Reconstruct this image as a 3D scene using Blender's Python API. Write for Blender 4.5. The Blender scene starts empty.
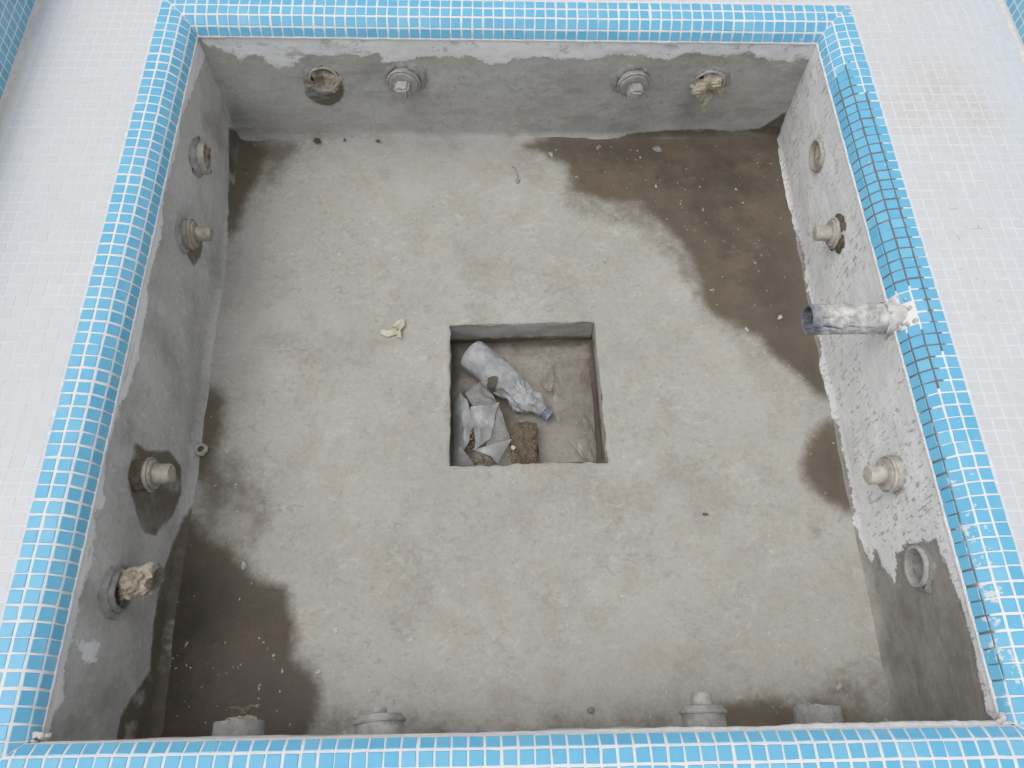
import bpy, bmesh, math, random
import numpy as np
from mathutils import Vector, Matrix, noise

C = bpy.context.scene.collection
SC = bpy.context.scene
PI = math.pi

# ------------------------------------------------------------------ camera
cam_d = bpy.data.cameras.new("camera")
cam = bpy.data.objects.new("camera", cam_d)
C.objects.link(cam)
cam_d.sensor_width = 36.0
cam_d.lens = 798.65 * 36.0 / 1024.0
cam_d.clip_start = 0.02
cam_d.clip_end = 2000.0
rot = Matrix(((0.99947, 0.009681, -0.031082), (-0.022354, 0.898174, -0.439072), (0.023666, 0.439534, 0.897914)))
cam.matrix_world = Matrix.Translation((-0.06552, -0.07106, 1.41828)) @ rot.to_4x4()
SC.camera = cam

# ------------------------------------------------------------------ light
SUN_ELEV = math.radians(72)
SUN_DIR = Vector((-0.90, -0.30, 0)).normalized() * math.cos(SUN_ELEV) + Vector((0, 0, math.sin(SUN_ELEV)))
world = bpy.data.worlds.new("World")
SC.world = world
world.use_nodes = True
wn = world.node_tree
wn.nodes.clear()
w_out = wn.nodes.new("ShaderNodeOutputWorld")
w_bg = wn.nodes.new("ShaderNodeBackground")
w_sky = wn.nodes.new("ShaderNodeTexSky")
w_sky.sky_type = 'NISHITA'
w_sky.sun_disc = False
w_sky.sun_elevation = SUN_ELEV
w_sky.sun_rotation = math.atan2(SUN_DIR.x, SUN_DIR.y)
w_sky.dust_density = 4.0
w_sky.air_density = 1.0
w_hsv = wn.nodes.new("ShaderNodeHueSaturation")
w_hsv.inputs['Saturation'].default_value = 0.16      # an overcast sky is nearly grey
wn.links.new(w_sky.outputs[0], w_hsv.inputs['Color'])
wn.links.new(w_hsv.outputs[0], w_bg.inputs['Color'])
w_bg.inputs['Strength'].default_value = 0.15
wn.links.new(w_bg.outputs[0], w_out.inputs['Surface'])
sun_d = bpy.data.lights.new("sun", 'SUN')
sun_d.energy = 0.55
sun_d.angle = math.radians(60)
sun_d.color = (1.0, 0.965, 0.92)
sun = bpy.data.objects.new("sun", sun_d)
sun.rotation_euler = SUN_DIR.to_track_quat('Z', 'Y').to_euler()
sun.location = SUN_DIR * 10
C.objects.link(sun)
SC.view_settings.view_transform = 'Standard'
SC.view_settings.look = 'None'
SC.view_settings.gamma = 1.0
SC.view_settings.use_curve_mapping = False
SC.view_settings.exposure = 0.03

# ------------------------------------------------------------------ measures (metres)
H = 0.363                 # floor lies this far below the lower edge of the tile edging
ZT = 0.051                # top of the tiled deck
PITCH = 0.026             # mosaic pitch
TL, TR, BR, BL = (-.777, 1.589), (.778, 1.572), (.783, -.011), (-.788, -.004)
FTL, FTR, FBR, FBL = (-.776, 1.600), (.800, 1.604), (.782, 0.0), (-.745, -.003)
PROFILE = [(-.0040, .0040), (.0062, .0279), (.0263, .0460), (.0533, .0508), (.0800, .0510)]   # (outward, z), foot of the bullnose to the deck

# outlines of stains, a painted drop shadow and render coats, traced from image pixels and unprojected onto each surface
FLOOR_WET = [
    [(-0.820, 1.624), (-0.709, 1.589), (-0.679, 1.548), (-0.695, 1.464), (-0.724, 1.383), (-0.739, 1.280), (-0.755, 1.240), (-0.795, 1.376)],
    [(0.051, 1.570), (0.156, 1.624), (0.861, 1.651), (0.805, 1.266), (0.809, 0.918), (0.808, 0.733), (0.751, 0.764), (0.700, 0.832), (0.647, 0.913), (0.604, 0.955), (0.543, 0.986), (0.509, 1.025), (0.503, 1.104), (0.485, 1.201), (0.431, 1.285), (0.368, 1.355), (0.256, 1.372), (0.182, 1.408), (0.164, 1.499)],
    [(0.812, 0.693), (0.762, 0.677), (0.727, 0.636), (0.699, 0.577), (0.701, 0.539), (0.736, 0.499), (0.778, 0.469), (0.819, 0.464), (0.832, 0.614)],
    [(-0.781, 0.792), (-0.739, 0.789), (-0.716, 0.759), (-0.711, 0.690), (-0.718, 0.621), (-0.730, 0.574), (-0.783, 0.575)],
    [(-0.807, 0.512), (-0.749, 0.492), (-0.722, 0.445), (-0.663, 0.405), (-0.623, 0.371), (-0.566, 0.330), (-0.511, 0.314), (-0.498, 0.270), (-0.479, 0.228), (-0.480, 0.166), (-0.439, 0.131), (-0.415, 0.096), (-0.420, 0.053), (-0.438, -0.036), (-0.865, -0.026), (-0.850, 0.204)],
    [(0.397, 0.002), (0.417, 0.040), (0.461, 0.056), (0.530, 0.053), (0.575, 0.031), (0.563, -0.002)],
    [(0.580, 0.032), (0.614, 0.047), (0.666, 0.042), (0.683, 0.023), (0.657, -0.004), (0.573, -0.002)],
]
FLOOR_DAMP = [
    [(-0.709, 0.621), (-0.670, 0.628), (-0.589, 0.533), (-0.567, 0.461), (-0.587, 0.404), (-0.566, 0.337), (-0.639, 0.360), (-0.717, 0.440), (-0.734, 0.559)],
    [(-0.491, -0.007), (-0.396, 0.060), (-0.210, 0.030), (-0.005, 0.018), (0.245, 0.039), (0.373, 0.060), (0.585, 0.060), (0.727, 0.108), (0.820, 0.152), (0.831, -0.064), (-0.488, -0.035)],
    [(-0.715, 1.593), (-0.600, 1.586), (-0.632, 1.482), (-0.689, 1.410)],
    [(0.149, 1.481), (0.290, 1.444), (0.438, 1.354), (0.563, 1.135), (0.610, 0.994), (0.726, 0.831), (0.631, 0.875), (0.490, 0.980), (0.475, 1.072), (0.359, 1.268), (0.171, 1.355)],
    [(0.715, 0.073), (0.747, 0.100), (0.796, 0.099), (0.776, 0.013), (0.698, 0.014)],
    [(0.673, 0.426), (0.687, 0.430), (0.697, 0.421), (0.694, 0.407), (0.679, 0.398), (0.667, 0.407)],
]
LEFT_WET = [
    [(0.526, -0.370), (0.423, -0.340), (0.323, -0.296), (0.230, -0.296), (0.133, -0.307), (0.078, -0.248), (0.041, -0.224), (-0.006, -0.226), (-0.047, -0.447), (0.311, -0.495)],
    [(0.551, -0.100), (0.551, -0.144), (0.588, -0.244), (0.572, -0.301), (0.519, -0.329), (0.459, -0.308), (0.394, -0.241), (0.391, -0.198), (0.444, -0.125), (0.496, -0.097)],
    [(1.093, -0.131), (1.150, -0.232), (1.100, -0.238), (1.051, -0.210), (1.050, -0.166)],
    [(0.306, -0.133), (0.312, -0.177), (0.289, -0.178), (0.219, -0.132), (0.256, -0.112)],
    [(1.554, -0.274), (1.631, -0.370), (1.616, -0.429), (1.277, -0.412), (1.237, -0.358), (1.422, -0.334)],
    [(1.336, -0.088), (1.381, -0.118), (1.336, -0.158), (1.351, -0.220), (1.303, -0.172), (1.299, -0.117)],
]
LEFT_DAMP = [
    [(0.842, -0.030), (0.812, -0.244), (0.756, -0.236), (0.770, -0.031)],
    [(0.231, 0.009), (0.266, -0.263), (0.219, -0.279), (0.194, -0.021)],
    [(0.593, -0.039), (0.594, -0.145), (0.565, -0.156), (0.533, -0.050)],
    [(1.439, -0.093), (1.563, -0.216), (1.477, -0.277), (1.370, -0.159)],
    [(0.027, -0.042), (0.086, -0.174), (0.003, -0.237), (-0.011, -0.043)],
]
LEFT_SKIM = [
    [(1.563, 0.071), (1.608, -0.063), (1.487, -0.042), (1.385, -0.019), (1.327, -0.006), (1.271, -0.025), (1.195, -0.016), (1.118, -0.010), (0.999, -0.034), (0.932, -0.021), (0.860, -0.027), (0.810, -0.042), (0.792, -0.036), (0.701, -0.042), (0.627, -0.029), (0.582, -0.015), (0.505, -0.005), (0.459, -0.016), (0.423, -0.026), (0.391, -0.035), (0.378, -0.016), (0.294, -0.036), (0.257, -0.031), (0.217, -0.021), (0.177, -0.027), (0.154, -0.030), (0.113, -0.026), (0.058, -0.033), (0.026, -0.020), (-0.004, -0.016), (-0.006, 0.048), (0.272, 0.055), (0.843, 0.044)],
    [(0.155, -0.036), (0.164, -0.112), (0.149, -0.114), (0.129, -0.098), (0.125, -0.075), (0.137, -0.052)],
]
BACK_WET_SHADE = [
    [(0.084, -0.409), (0.121, -0.378), (0.170, -0.369), (0.273, -0.365), (0.387, -0.339), (0.530, -0.326), (0.650, -0.335), (0.736, -0.326), (0.755, -0.296), (0.784, -0.253), (0.872, -0.376), (0.845, -0.472), (0.286, -0.467)],
    [(-0.536, -0.111), (-0.491, -0.090), (-0.448, -0.110), (-0.441, -0.181), (-0.461, -0.219), (-0.497, -0.238), (-0.530, -0.223), (-0.548, -0.189)],  # drop shadow under the leftmost socket, painted in the wet colour
    [(-0.569, -0.375), (-0.539, -0.371), (-0.533, -0.397), (-0.557, -0.414), (-0.572, -0.405)],
]
BACK_DAMP = [
    [(-0.774, -0.250), (-0.736, -0.212), (-0.753, -0.392), (-0.815, -0.457)],
    [(-0.310, -0.095), (-0.234, -0.108), (-0.229, -0.191), (-0.283, -0.210), (-0.319, -0.173)],
    [(-0.741, -0.350), (-0.511, -0.342), (-0.313, -0.368), (-0.318, -0.416), (-0.788, -0.413)],
    [(0.463, -0.206), (0.522, -0.175), (0.550, -0.287), (0.497, -0.309)],
]
BACK_SKIM = [
    [(-0.776, 0.051), (0.755, 0.076), (0.806, -0.067), (0.749, -0.043), (0.730, -0.061), (0.669, -0.051), (0.603, -0.031), (0.521, -0.043), (0.486, -0.029), (0.462, -0.037), (0.411, -0.061), (0.334, -0.038), (0.257, -0.039), (0.208, -0.060), (0.156, -0.054), (0.052, -0.049), (0.007, -0.063), (-0.011, -0.076), (-0.050, -0.077), (-0.101, -0.050), (-0.178, -0.055), (-0.230, -0.059), (-0.304, -0.080), (-0.322, -0.083), (-0.330, -0.047), (-0.369, -0.054), (-0.458, -0.052), (-0.522, -0.056), (-0.547, -0.076), (-0.581, -0.093), (-0.614, -0.090), (-0.629, -0.070), (-0.661, -0.054), (-0.692, -0.074), (-0.721, -0.045), (-0.765, -0.027)],
]
RIGHT_WET = [
    [(1.737, -0.422), (1.651, -0.342), (1.537, -0.344), (1.380, -0.374), (1.431, -0.438), (1.632, -0.492)],
    [(0.768, -0.379), (0.698, -0.374), (0.604, -0.369), (0.629, -0.437), (0.756, -0.444)],
]
RIGHT_DAMP = [
    [(0.174, -0.369), (0.235, -0.243), (0.177, -0.035), (-0.008, -0.003), (-0.022, -0.464)],
    [(1.270, -0.115), (1.212, -0.062), (1.180, -0.109), (1.223, -0.142)],
    [(0.338, -0.195), (0.339, -0.145), (0.317, -0.114), (0.286, -0.109), (0.308, -0.183)],
]
RIGHT_SKIM = [
    [(1.705, -0.069), (1.513, 0.062), (1.062, 0.051), (0.700, 0.026), (0.473, 0.049), (0.254, 0.022), (0.148, 0.032), (0.037, 0.020), (-0.016, 0.010), (0.006, -0.032), (0.041, -0.026), (0.123, -0.022), (0.184, -0.024), (0.221, -0.033), (0.264, -0.036), (0.309, -0.046), (0.326, -0.097), (0.332, -0.171), (0.320, -0.214), (0.279, -0.253), (0.314, -0.279), (0.358, -0.298), (0.335, -0.330), (0.352, -0.343), (0.414, -0.351), (0.473, -0.350), (0.558, -0.349), (0.634, -0.347), (0.688, -0.352), (0.774, -0.362), (0.939, -0.348), (1.063, -0.352), (1.185, -0.343), (1.316, -0.361), (1.433, -0.373), (1.519, -0.365), (1.593, -0.343), (1.602, -0.273), (1.608, -0.168), (1.620, -0.077)],
]


# ------------------------------------------------------------------ helpers
def link(o, parent=None):
    C.objects.link(o)
    if parent is not None:
        o.parent = parent
    return o

def tag(o, label=None, cat=None, group=None, kind=None):
    if label: o['label'] = label
    if cat: o['category'] = cat
    if group: o['group'] = group
    if kind: o['kind'] = kind
    return o

def empty(name, loc, label, cat, group=None, mat=None):
    o = bpy.data.objects.new(name, None)
    o.empty_display_size = 0.03
    C.objects.link(o)
    if mat is not None:
        o.matrix_world = mat
    else:
        o.location = loc
    return tag(o, label, cat, group)

def mesh_obj(name, verts, faces, mat, parent=None, smooth=True, uvattrs=None):
    me = bpy.data.meshes.new(name)
    me.from_pydata([tuple(v) for v in verts], [], faces)
    me.materials.append(mat)
    if smooth:
        me.polygons.foreach_set('use_smooth', [True] * len(me.polygons))
    for k, vals in (uvattrs or {}).items():
        a = me.attributes.new(k, 'FLOAT', 'POINT')
        a.data.foreach_set('value', np.asarray(vals, dtype=np.float32))
    me.update()
    return link(bpy.data.objects.new(name, me), parent)

def bm_obj(name, bm, mat, parent=None, smooth=True, recalc=True):
    if recalc:
        bmesh.ops.recalc_face_normals(bm, faces=bm.faces)
    me = bpy.data.meshes.new(name)
    bm.to_mesh(me)
    bm.free()
    me.materials.append(mat)
    if smooth:
        me.polygons.foreach_set('use_smooth', [True] * len(me.polygons))
    return link(bpy.data.objects.new(name, me), parent)

def sdf(polys, X, Y):
    """signed distance (negative inside) of points to a union of polygons"""
    best = np.full(X.shape, 1.0)
    for P in polys:
        d = np.full(X.shape, 1e9)
        inside = np.zeros(X.shape, bool)
        n = len(P)
        for i in range(n):
            ax, ay = P[i]; bx, by = P[(i + 1) % n]
            ex, ey = bx - ax, by - ay
            wx, wy = X - ax, Y - ay
            t = np.clip((wx * ex + wy * ey) / (ex * ex + ey * ey + 1e-12), 0, 1)
            d = np.minimum(d, np.hypot(wx - ex * t, wy - ey * t))
            c = ((ay > Y) != (by > Y)) & (X < ex * (Y - ay) / (ey if abs(ey) > 1e-9 else 1e-9) + ax)
            inside ^= c
        best = np.minimum(best, np.where(inside, -d, d))
    return np.clip(best, -.2, .2)

def fbm(x, y, z, scale, octaves=4):
    return noise.fractal(Vector((x * scale, y * scale, z * scale)), 1.0, 2.0, octaves)

# ------------------------------------------------------------------ materials
class NT:
    def __init__(s, name):
        s.m = bpy.data.materials.new(name)
        s.m.use_nodes = True
        s.t = s.m.node_tree
        s.t.nodes.clear()
        s.out = s.t.nodes.new("ShaderNodeOutputMaterial")
        s.p = s.t.nodes.new("ShaderNodeBsdfPrincipled")
        s.t.links.new(s.p.outputs[0], s.out.inputs['Surface'])
        s.pos = s.t.nodes.new("ShaderNodeNewGeometry").outputs['Position']
    def L(s, a, b): s.t.links.new(a, b)
    def setin(s, sock, v):
        if isinstance(v, bpy.types.NodeSocket): s.L(v, sock)
        elif isinstance(v, (tuple, list)):
            sock.default_value = (*v, 1.0) if len(v) == 3 and sock.type == 'RGBA' else v
        else: sock.default_value = v
    def vec_scale(s, v, sc):
        n = s.t.nodes.new("ShaderNodeMapping"); n.inputs['Scale'].default_value = sc
        s.L(v, n.inputs['Vector']); return n.outputs[0]
    def noise(s, scale, detail=4, rough=.55, vec=None, dist=0.0, off=None):
        n = s.t.nodes.new("ShaderNodeTexNoise")
        n.inputs['Scale'].default_value = scale; n.inputs['Detail'].default_value = detail
        n.inputs['Roughness'].default_value = rough; n.inputs['Distortion'].default_value = dist
        v = vec if vec is not None else s.pos
        if off:
            mp = s.t.nodes.new("ShaderNodeMapping"); mp.inputs['Location'].default_value = off
            s.L(v, mp.inputs['Vector']); v = mp.outputs[0]
        s.L(v, n.inputs['Vector'])
        return n.outputs['Fac']
    def voro(s, scale, vec=None, feature='F1', rnd=1.0):
        n = s.t.nodes.new("ShaderNodeTexVoronoi"); n.feature = feature
        n.inputs['Scale'].default_value = scale
        n.inputs['Randomness'].default_value = rnd
        s.L(vec if vec is not None else s.pos, n.inputs['Vector'])
        return n.outputs
    def ramp(s, f, a, b, lo=0.0, hi=1.0, smooth=True):
        n = s.t.nodes.new("ShaderNodeMapRange")
        n.interpolation_type = 'SMOOTHSTEP' if smooth else 'LINEAR'
        s.setin(n.inputs['Value'], f)
        n.inputs['From Min'].default_value = a; n.inputs['From Max'].default_value = b
        n.inputs['To Min'].default_value = lo; n.inputs['To Max'].default_value = hi
        return n.outputs['Result']
    def math(s, op, a, b=0.0, c=None):
        n = s.t.nodes.new("ShaderNodeMath"); n.operation = op
        s.setin(n.inputs[0], a); s.setin(n.inputs[1], b)
        if c is not None: s.setin(n.inputs[2], c)
        return n.outputs[0]
    def mix(s, f, a, b, mode='MIX'):
        n = s.t.nodes.new("ShaderNodeMix"); n.data_type = 'RGBA'; n.blend_type = mode
        s.setin(n.inputs[0], f); s.setin(n.inputs[6], a); s.setin(n.inputs[7], b)
        return n.outputs[2]
    def attr(s, name):
        n = s.t.nodes.new("ShaderNodeAttribute"); n.attribute_name = name
        return n.outputs['Fac']
    def bump(s, h, strength, dist=.002, normal=None):
        n = s.t.nodes.new("ShaderNodeBump")
        n.inputs['Strength'].default_value = strength; n.inputs['Distance'].default_value = dist
        s.L(h, n.inputs['Height'])
        if normal is not None: s.L(normal, n.inputs['Normal'])
        return n.outputs[0]
    def sep(s, v):
        n = s.t.nodes.new("ShaderNodeSeparateXYZ"); s.L(v, n.inputs[0]); return n.outputs
    def done(s, color, rough=.8, normal=None, spec=.3, **kw):
        s.setin(s.p.inputs['Base Color'], color); s.setin(s.p.inputs['Roughness'], rough)
        s.p.inputs['Specular IOR Level'].default_value = spec
        if normal is not None: s.L(normal, s.p.inputs['Normal'])
        for k, v in kw.items(): s.setin(s.p.inputs[k], v)
        return s.m

def spot(n, x, y, r0, r1):
    """1 inside radius r0 of (x, y), fading to 0 at r1 (a stain with a place of its own)"""
    xyz = n.sep(n.pos)
    dx = n.math('SUBTRACT', xyz[0], x); dy = n.math('SUBTRACT', xyz[1], y)
    d = n.math('SQRT', n.math('ADD', n.math('MULTIPLY', dx, dx), n.math('MULTIPLY', dy, dy)))
    return n.ramp(d, r0, r1, 1.0, 0.0)

def concrete(name, base, light, warm, wetcol, flecks=True, skim=None, wet_soft=.02, trowel=None, wall=False):
    n = NT(name)
    big = n.noise(2.2, 5, .6)
    mid = n.noise(11, 6, .62, off=(3, 1, 2))
    fine = n.noise(75, 6, .7)
    grit = n.noise(420, 3, .6)
    col = n.mix(n.ramp(big, .36, .66), base, light)
    col = n.mix(n.ramp(mid, .46, .66, 0, .75), col, warm)
    col = n.mix(n.ramp(n.noise(3.6, 6, .7, off=(1, 1, 8)), .54, .72, 0, .55), col, tuple(min(1, c * k) for c, k in zip(light, (1.03, .97, .91))))
    col = n.mix(n.ramp(n.noise(8, 7, .75, off=(9, 2, 8)), .56, .70, 0, .5), col, tuple(min(1, c * 1.22) for c in light))
    col = n.mix(n.ramp(n.noise(5.0, 5, .65, off=(7, 4, 1)), .50, .70, 0, .60), col, tuple(c * k for c, k in zip(base, (.74, .70, .64))))
    col = n.mix(n.ramp(fine, .30, .75, .0, .42, False), col, tuple(min(1, c * 1.28) for c in light))
    col = n.mix(n.ramp(n.noise(60, 5, .7, off=(1, 9, 3)), .56, .76, 0, .40), col, tuple(c * .62 for c in base))
    col = n.mix(n.ramp(grit, .55, .8, 0, .45), col, tuple(c * .55 for c in base))
    col = n.mix(n.ramp(grit, .22, .42, .35, 0), col, tuple(min(1, c * 1.3) for c in light))
    # dark pin holes
    pin = n.math('MULTIPLY', n.ramp(n.noise(95, 4, .6, off=(3, 7, 7)), .685, .73), n.ramp(n.noise(6, 4, .6, off=(8, 8, 1)), .46, .6))
    col = n.mix(n.math('MULTIPLY', pin, .6), col, tuple(c * .38 for c in base))
    # chalky smears and scuffs, dragged about
    scv = n.vec_scale(n.pos, (1.0, 1.35, 1.2))
    scuff = n.math('MULTIPLY', n.ramp(n.noise(26, 8, .74, vec=scv, dist=1.2), .53, .62), n.ramp(n.noise(5, 4, .6, off=(2, 0, 6)), .40, .60))
    col = n.mix(n.math('MULTIPLY', scuff, .38), col, tuple(min(1, c * 1.36) for c in light))
    scuff2 = n.math('MULTIPLY', n.ramp(n.noise(34, 8, .74, vec=scv, dist=.8, off=(5, 5, 5)), .54, .63), n.ramp(n.noise(4, 4, .6, off=(6, 0, 1)), .40, .60))
    col = n.mix(n.math('MULTIPLY', scuff2, .38), col, tuple(c * .60 for c in base))
    col = n.mix(n.ramp(n.noise(170, 5, .8), .50, .70, 0, .30), col, tuple(c * .66 for c in base))
    col = n.mix(n.ramp(n.noise(140, 5, .8, off=(4, 4, 4)), .54, .70, 0, .28), col, tuple(min(1, c * 1.34) for c in light))
    wetn = n.math('MULTIPLY', n.math('SUBTRACT', n.noise(13, 5, .6, off=(5, 5, 5)), .5), .045 if not wall else .022)
    wetn = n.math('ADD', wetn, n.math('MULTIPLY', n.math('SUBTRACT', fine, .5), .020 if not wall else .012))
    wetn = n.math('ADD', wetn, n.math('MULTIPLY', n.math('SUBTRACT', n.noise(190, 4, .7, off=(9, 9, 9)), .5), .012 if not wall else .005))
    damp = n.ramp(n.math('ADD', n.attr('damp'), n.math('MULTIPLY', wetn, 2.2)), -.035, .03, 1, 0)
    damp = n.math('MULTIPLY', damp, n.ramp(n.noise(9, 6, .65, off=(2, 8, 1)), .32, .64, *((.12, .85) if not wall else (.05, .5))))
    wet = n.ramp(n.math('ADD', n.attr('wet'), wetn), -wet_soft, wet_soft, 1, 0)
    deep = n.ramp(n.math('ADD', n.attr('wet'), n.math('MULTIPLY', wetn, 2.0)), -.16, .01, 0, 1)
    dampcol = n.mix(.5, tuple(a * .5 for a in base), tuple(c * k for c, k in zip(wetcol, (1.9, 1.75, 1.5))))
    col = n.mix(damp, col, dampcol)
    wc = n.mix(n.ramp(n.noise(8, 6, .65), .35, .68), wetcol, tuple(c * k for c, k in zip(wetcol, (1.95, 1.85, 1.7))))
    wc = n.mix(n.ramp(n.noise(19, 6, .72, off=(3, 1, 7)), .50, .68, 0, .55), wc, tuple(c * .60 for c in wetcol))
    wc = n.mix(n.ramp(fine, .5, .78, 0, .5), wc, tuple(c * .55 for c in wetcol))
    wc = n.mix(n.ramp(n.noise(130, 4, .7), .60, .78, 0, .55), wc, tuple(c * 2.6 for c in wetcol))
    wc = n.mix(n.math('MULTIPLY', deep, .8), wc, tuple(c * k for c, k in zip(wetcol, (1.75, 1.75, 1.72))))
    wc = n.mix(n.math('MULTIPLY', scuff, .35), wc, tuple(c * 2.6 for c in wetcol))
    if name == 'floor_concrete':     # the near left pool stood longest and left a darker stain
        soak = n.math('MULTIPLY', spot(n, -.62, .14, .10, .46), .85)
        wc = n.mix(soak, wc, (.40, .34, .33), 'MULTIPLY')
    col = n.mix(n.math('MULTIPLY', wet, .95), col, wc)
    hgt = n.math('ADD', n.math('MULTIPLY', mid, .9), n.math('ADD', n.math('MULTIPLY', fine, .8), n.math('MULTIPLY', grit, .28)))
    if trowel:
        st = n.noise(1.0, 4, .6, vec=n.vec_scale(n.pos, trowel))
        hgt = n.math('ADD', hgt, n.math('MULTIPLY', st, 1.3))
        col = n.mix(n.ramp(st, .50, .70, 0, .5), col, tuple(c * .75 for c in base))
        col = n.mix(n.ramp(st, .30, .44, .4, 0), col, tuple(min(1, c * 1.15) for c in light))
    rough = n.mix(wet, (.88, .88, .88), (.42, .42, .42))
    if flecks:
        for sc, thr, size, k in ((34, .935, .13, .65), (80, .94, .20, .55), (19, .965, .08, .6)):
            dv = n.t.nodes.new("ShaderNodeVectorMath"); dv.operation = 'MULTIPLY_ADD'
            nz = n.t.nodes.new("ShaderNodeTexNoise"); nz.inputs['Scale'].default_value = sc * 3
            n.L(n.pos, nz.inputs['Vector'])
            n.L(nz.outputs['Color'], dv.inputs[0]); dv.inputs[1].default_value = (.9 / sc,) * 3
            n.L(n.pos, dv.inputs[2])
            v2 = n.voro(sc, vec=dv.outputs[0])
            p2 = n.sep(v2['Color'])
            f = n.math('MULTIPLY', n.ramp(v2['Distance'], size * .6, size * 1.3, 1, 0), n.ramp(p2[1], thr, thr + .03))
            col = n.mix(n.math('MULTIPLY', f, k), col, (.62, .60, .55))
            hgt = n.math('ADD', hgt, n.math('MULTIPLY', f, .6))
    if skim:
        sn = n.math('MULTIPLY', n.math('SUBTRACT', n.noise(30, 8, .78, off=(1, 6, 2)), .5), .075)
        sk = n.ramp(n.math('ADD', n.attr('skim'), sn), -.0016, .0016, 1, 0)
        # gaps where the coat dragged and the grey shows through
        drag = n.noise(1.0, 6, .72, vec=n.vec_scale(n.pos, skim))
        gap = n.ramp(drag, .555, .59)
        gap = n.math('MULTIPLY', gap, n.ramp(n.noise(12, 4, .6, off=(4, 4, 9)), .42, .56))
        sk = n.math('MULTIPLY', sk, n.math('SUBTRACT', 1.0, n.math('MULTIPLY', gap, .66)))
        sc1 = n.mix(n.ramp(n.noise(14, 6, .65), .35, .68), (.80, .803, .806), (.88, .883, .883))
        sc1 = n.mix(n.ramp(n.noise(1.0, 5, .7, vec=n.vec_scale(n.pos, tuple(a * 1.7 for a in skim))), .5, .72, 0, .4), sc1, (.50, .50, .50))
        col = n.mix(sk, col, sc1)
        hgt = n.math('ADD', hgt, n.math('MULTIPLY', sk, 1.6))
        hgt = n.math('ADD', hgt, n.math('MULTIPLY', drag, .8))
    return n.done(col, rough, n.bump(hgt, .30, .0040), spec=.22)

WETC = (.076, .063, .046)
M_FLOOR = concrete('floor_concrete', (.356, .345, .316), (.420, .409, .380), (.362, .332, .284), WETC, wet_soft=.021)
M_WALL_L = concrete('left_wall_concrete', (.43, .425, .41), (.56, .557, .54), (.47, .45, .42), WETC, flecks=False, skim=(30, 9, 60), wet_soft=.005, trowel=(3, 11, 9), wall=True)
M_WALL_B = concrete('rear_wall_concrete', (.40, .396, .375), (.49, .488, .47), (.41, .39, .35), WETC, flecks=False, skim=(20, 30, 34), wet_soft=.005, trowel=(9, 9, 22), wall=True)
M_WALL_R = concrete('right_wall_concrete', (.285, .268, .248), (.35, .335, .312), (.285, .258, .232), WETC, flecks=False, skim=(110, 110, 42), wet_soft=.005, trowel=(4, 20, 60), wall=True)
M_PIT = concrete('pit_concrete', (.285, .265, .235), (.37, .352, .322), (.29, .255, .21), (.072, .060, .048), wet_soft=.012)

def tile_material(name, cols, rough, smear=False, dirt=False):
    n = NT(name)
    oi = n.t.nodes.new("ShaderNodeObjectInfo").outputs['Random']
    gi = n.t.nodes.new("ShaderNodeNewGeometry").outputs['Random Per Island']
    rnd = n.math('FRACT', n.math('ADD', oi, gi))
    col = n.mix(n.ramp(rnd, 0, 1, smooth=False), cols[0], cols[1])
    col = n.mix(n.ramp(n.math('FRACT', n.math('MULTIPLY', rnd, 7.31)), .86, .90, 0, .6), col, cols[2])
    col = n.mix(n.ramp(n.noise(55, 5, .6), .35, .75, 0, .22), col, tuple(min(1, c * 1.08 + .02) for c in cols[1]))
    film = n.ramp(n.noise(16, 6, .68, off=(2, 2, 2)),   .50, .78, 0, .16)     # dried grout haze left on the glaze
    col = n.mix(film, col, (.66, .70, .73))
    if smear:
        xyz = n.sep(n.pos)
        near = n.math('MULTIPLY', n.ramp(xyz[0], .775, .79), n.math('MULTIPLY', n.ramp(xyz[0], .815, .835, 1, 0), n.ramp(xyz[1], .34, .58, 1, 0)))
        m = n.math('ADD', near, n.math('MULTIPLY', spot(n, .80, 1.60, .04, .14), .6))
        m = n.math('ADD', m, n.math('MULTIPLY', n.ramp(xyz[0], .77, .80), n.math('MULTIPLY', n.ramp(xyz[1], .6, .9), .16)))
        nz = n.noise(44, 6, .68, off=(0, 3, 0))
        s_ = n.ramp(n.math('ADD', nz, n.math('MULTIPLY', m, .10)), .675, .71)
        s_ = n.math('MULTIPLY', s_, n.ramp(m, .02, .12))
        col = n.mix(n.math('MULTIPLY', s_, .85), col, (.70, .71, .72))
        rough = n.mix(s_, (rough,) * 3, (.8, .8, .8))
    if dirt:
        for (x, y, r0, r1, k) in ((1.02, 1.395, .02, .11, .50), (1.085, 1.285, .02, .09, .55), (.92, 1.30, .0, .10, .35), (1.0, 1.33, .02, .2, .25)):
            f = n.math('MULTIPLY', spot(n, x, y, r0, r1), n.ramp(n.noise(38, 6, .7), .35, .65, .15, 1))
            col = n.mix(n.math('MULTIPLY', f, k), col, (.56, .50, .42))
        col = n.mix(n.ramp(n.noise(6, 5, .6), .55, .75, 0, .25), col, (.68, .655, .63))
    if dirt:
        col = n.mix(n.math('MULTIPLY', n.ramp(n.noise(70, 4, .6, off=(6, 1, 1)), .745, .775), .75), col, (.16, .15, .14))
    hgt = n.math('ADD', n.noise(90, 3), n.math('MULTIPLY', n.noise(25, 3), 1.2))
    return n.done(col, rough, n.bump(hgt, .10, .002), spec=.5)

M_BLUE = tile_material('blue_mosaic', ((.130, .445, .675), (.165, .487, .705), (.21, .53, .715)), .32, smear=True)
M_POOLBLUE = tile_material('pool_wall_mosaic', ((.13, .42, .62), (.19, .50, .67), (.15, .47, .57)), .30)
M_WHITE = tile_material('white_mosaic', ((.598, .610, .630), (.618, .629, .646), (.592, .602, .618)), .42, dirt=True)

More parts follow.
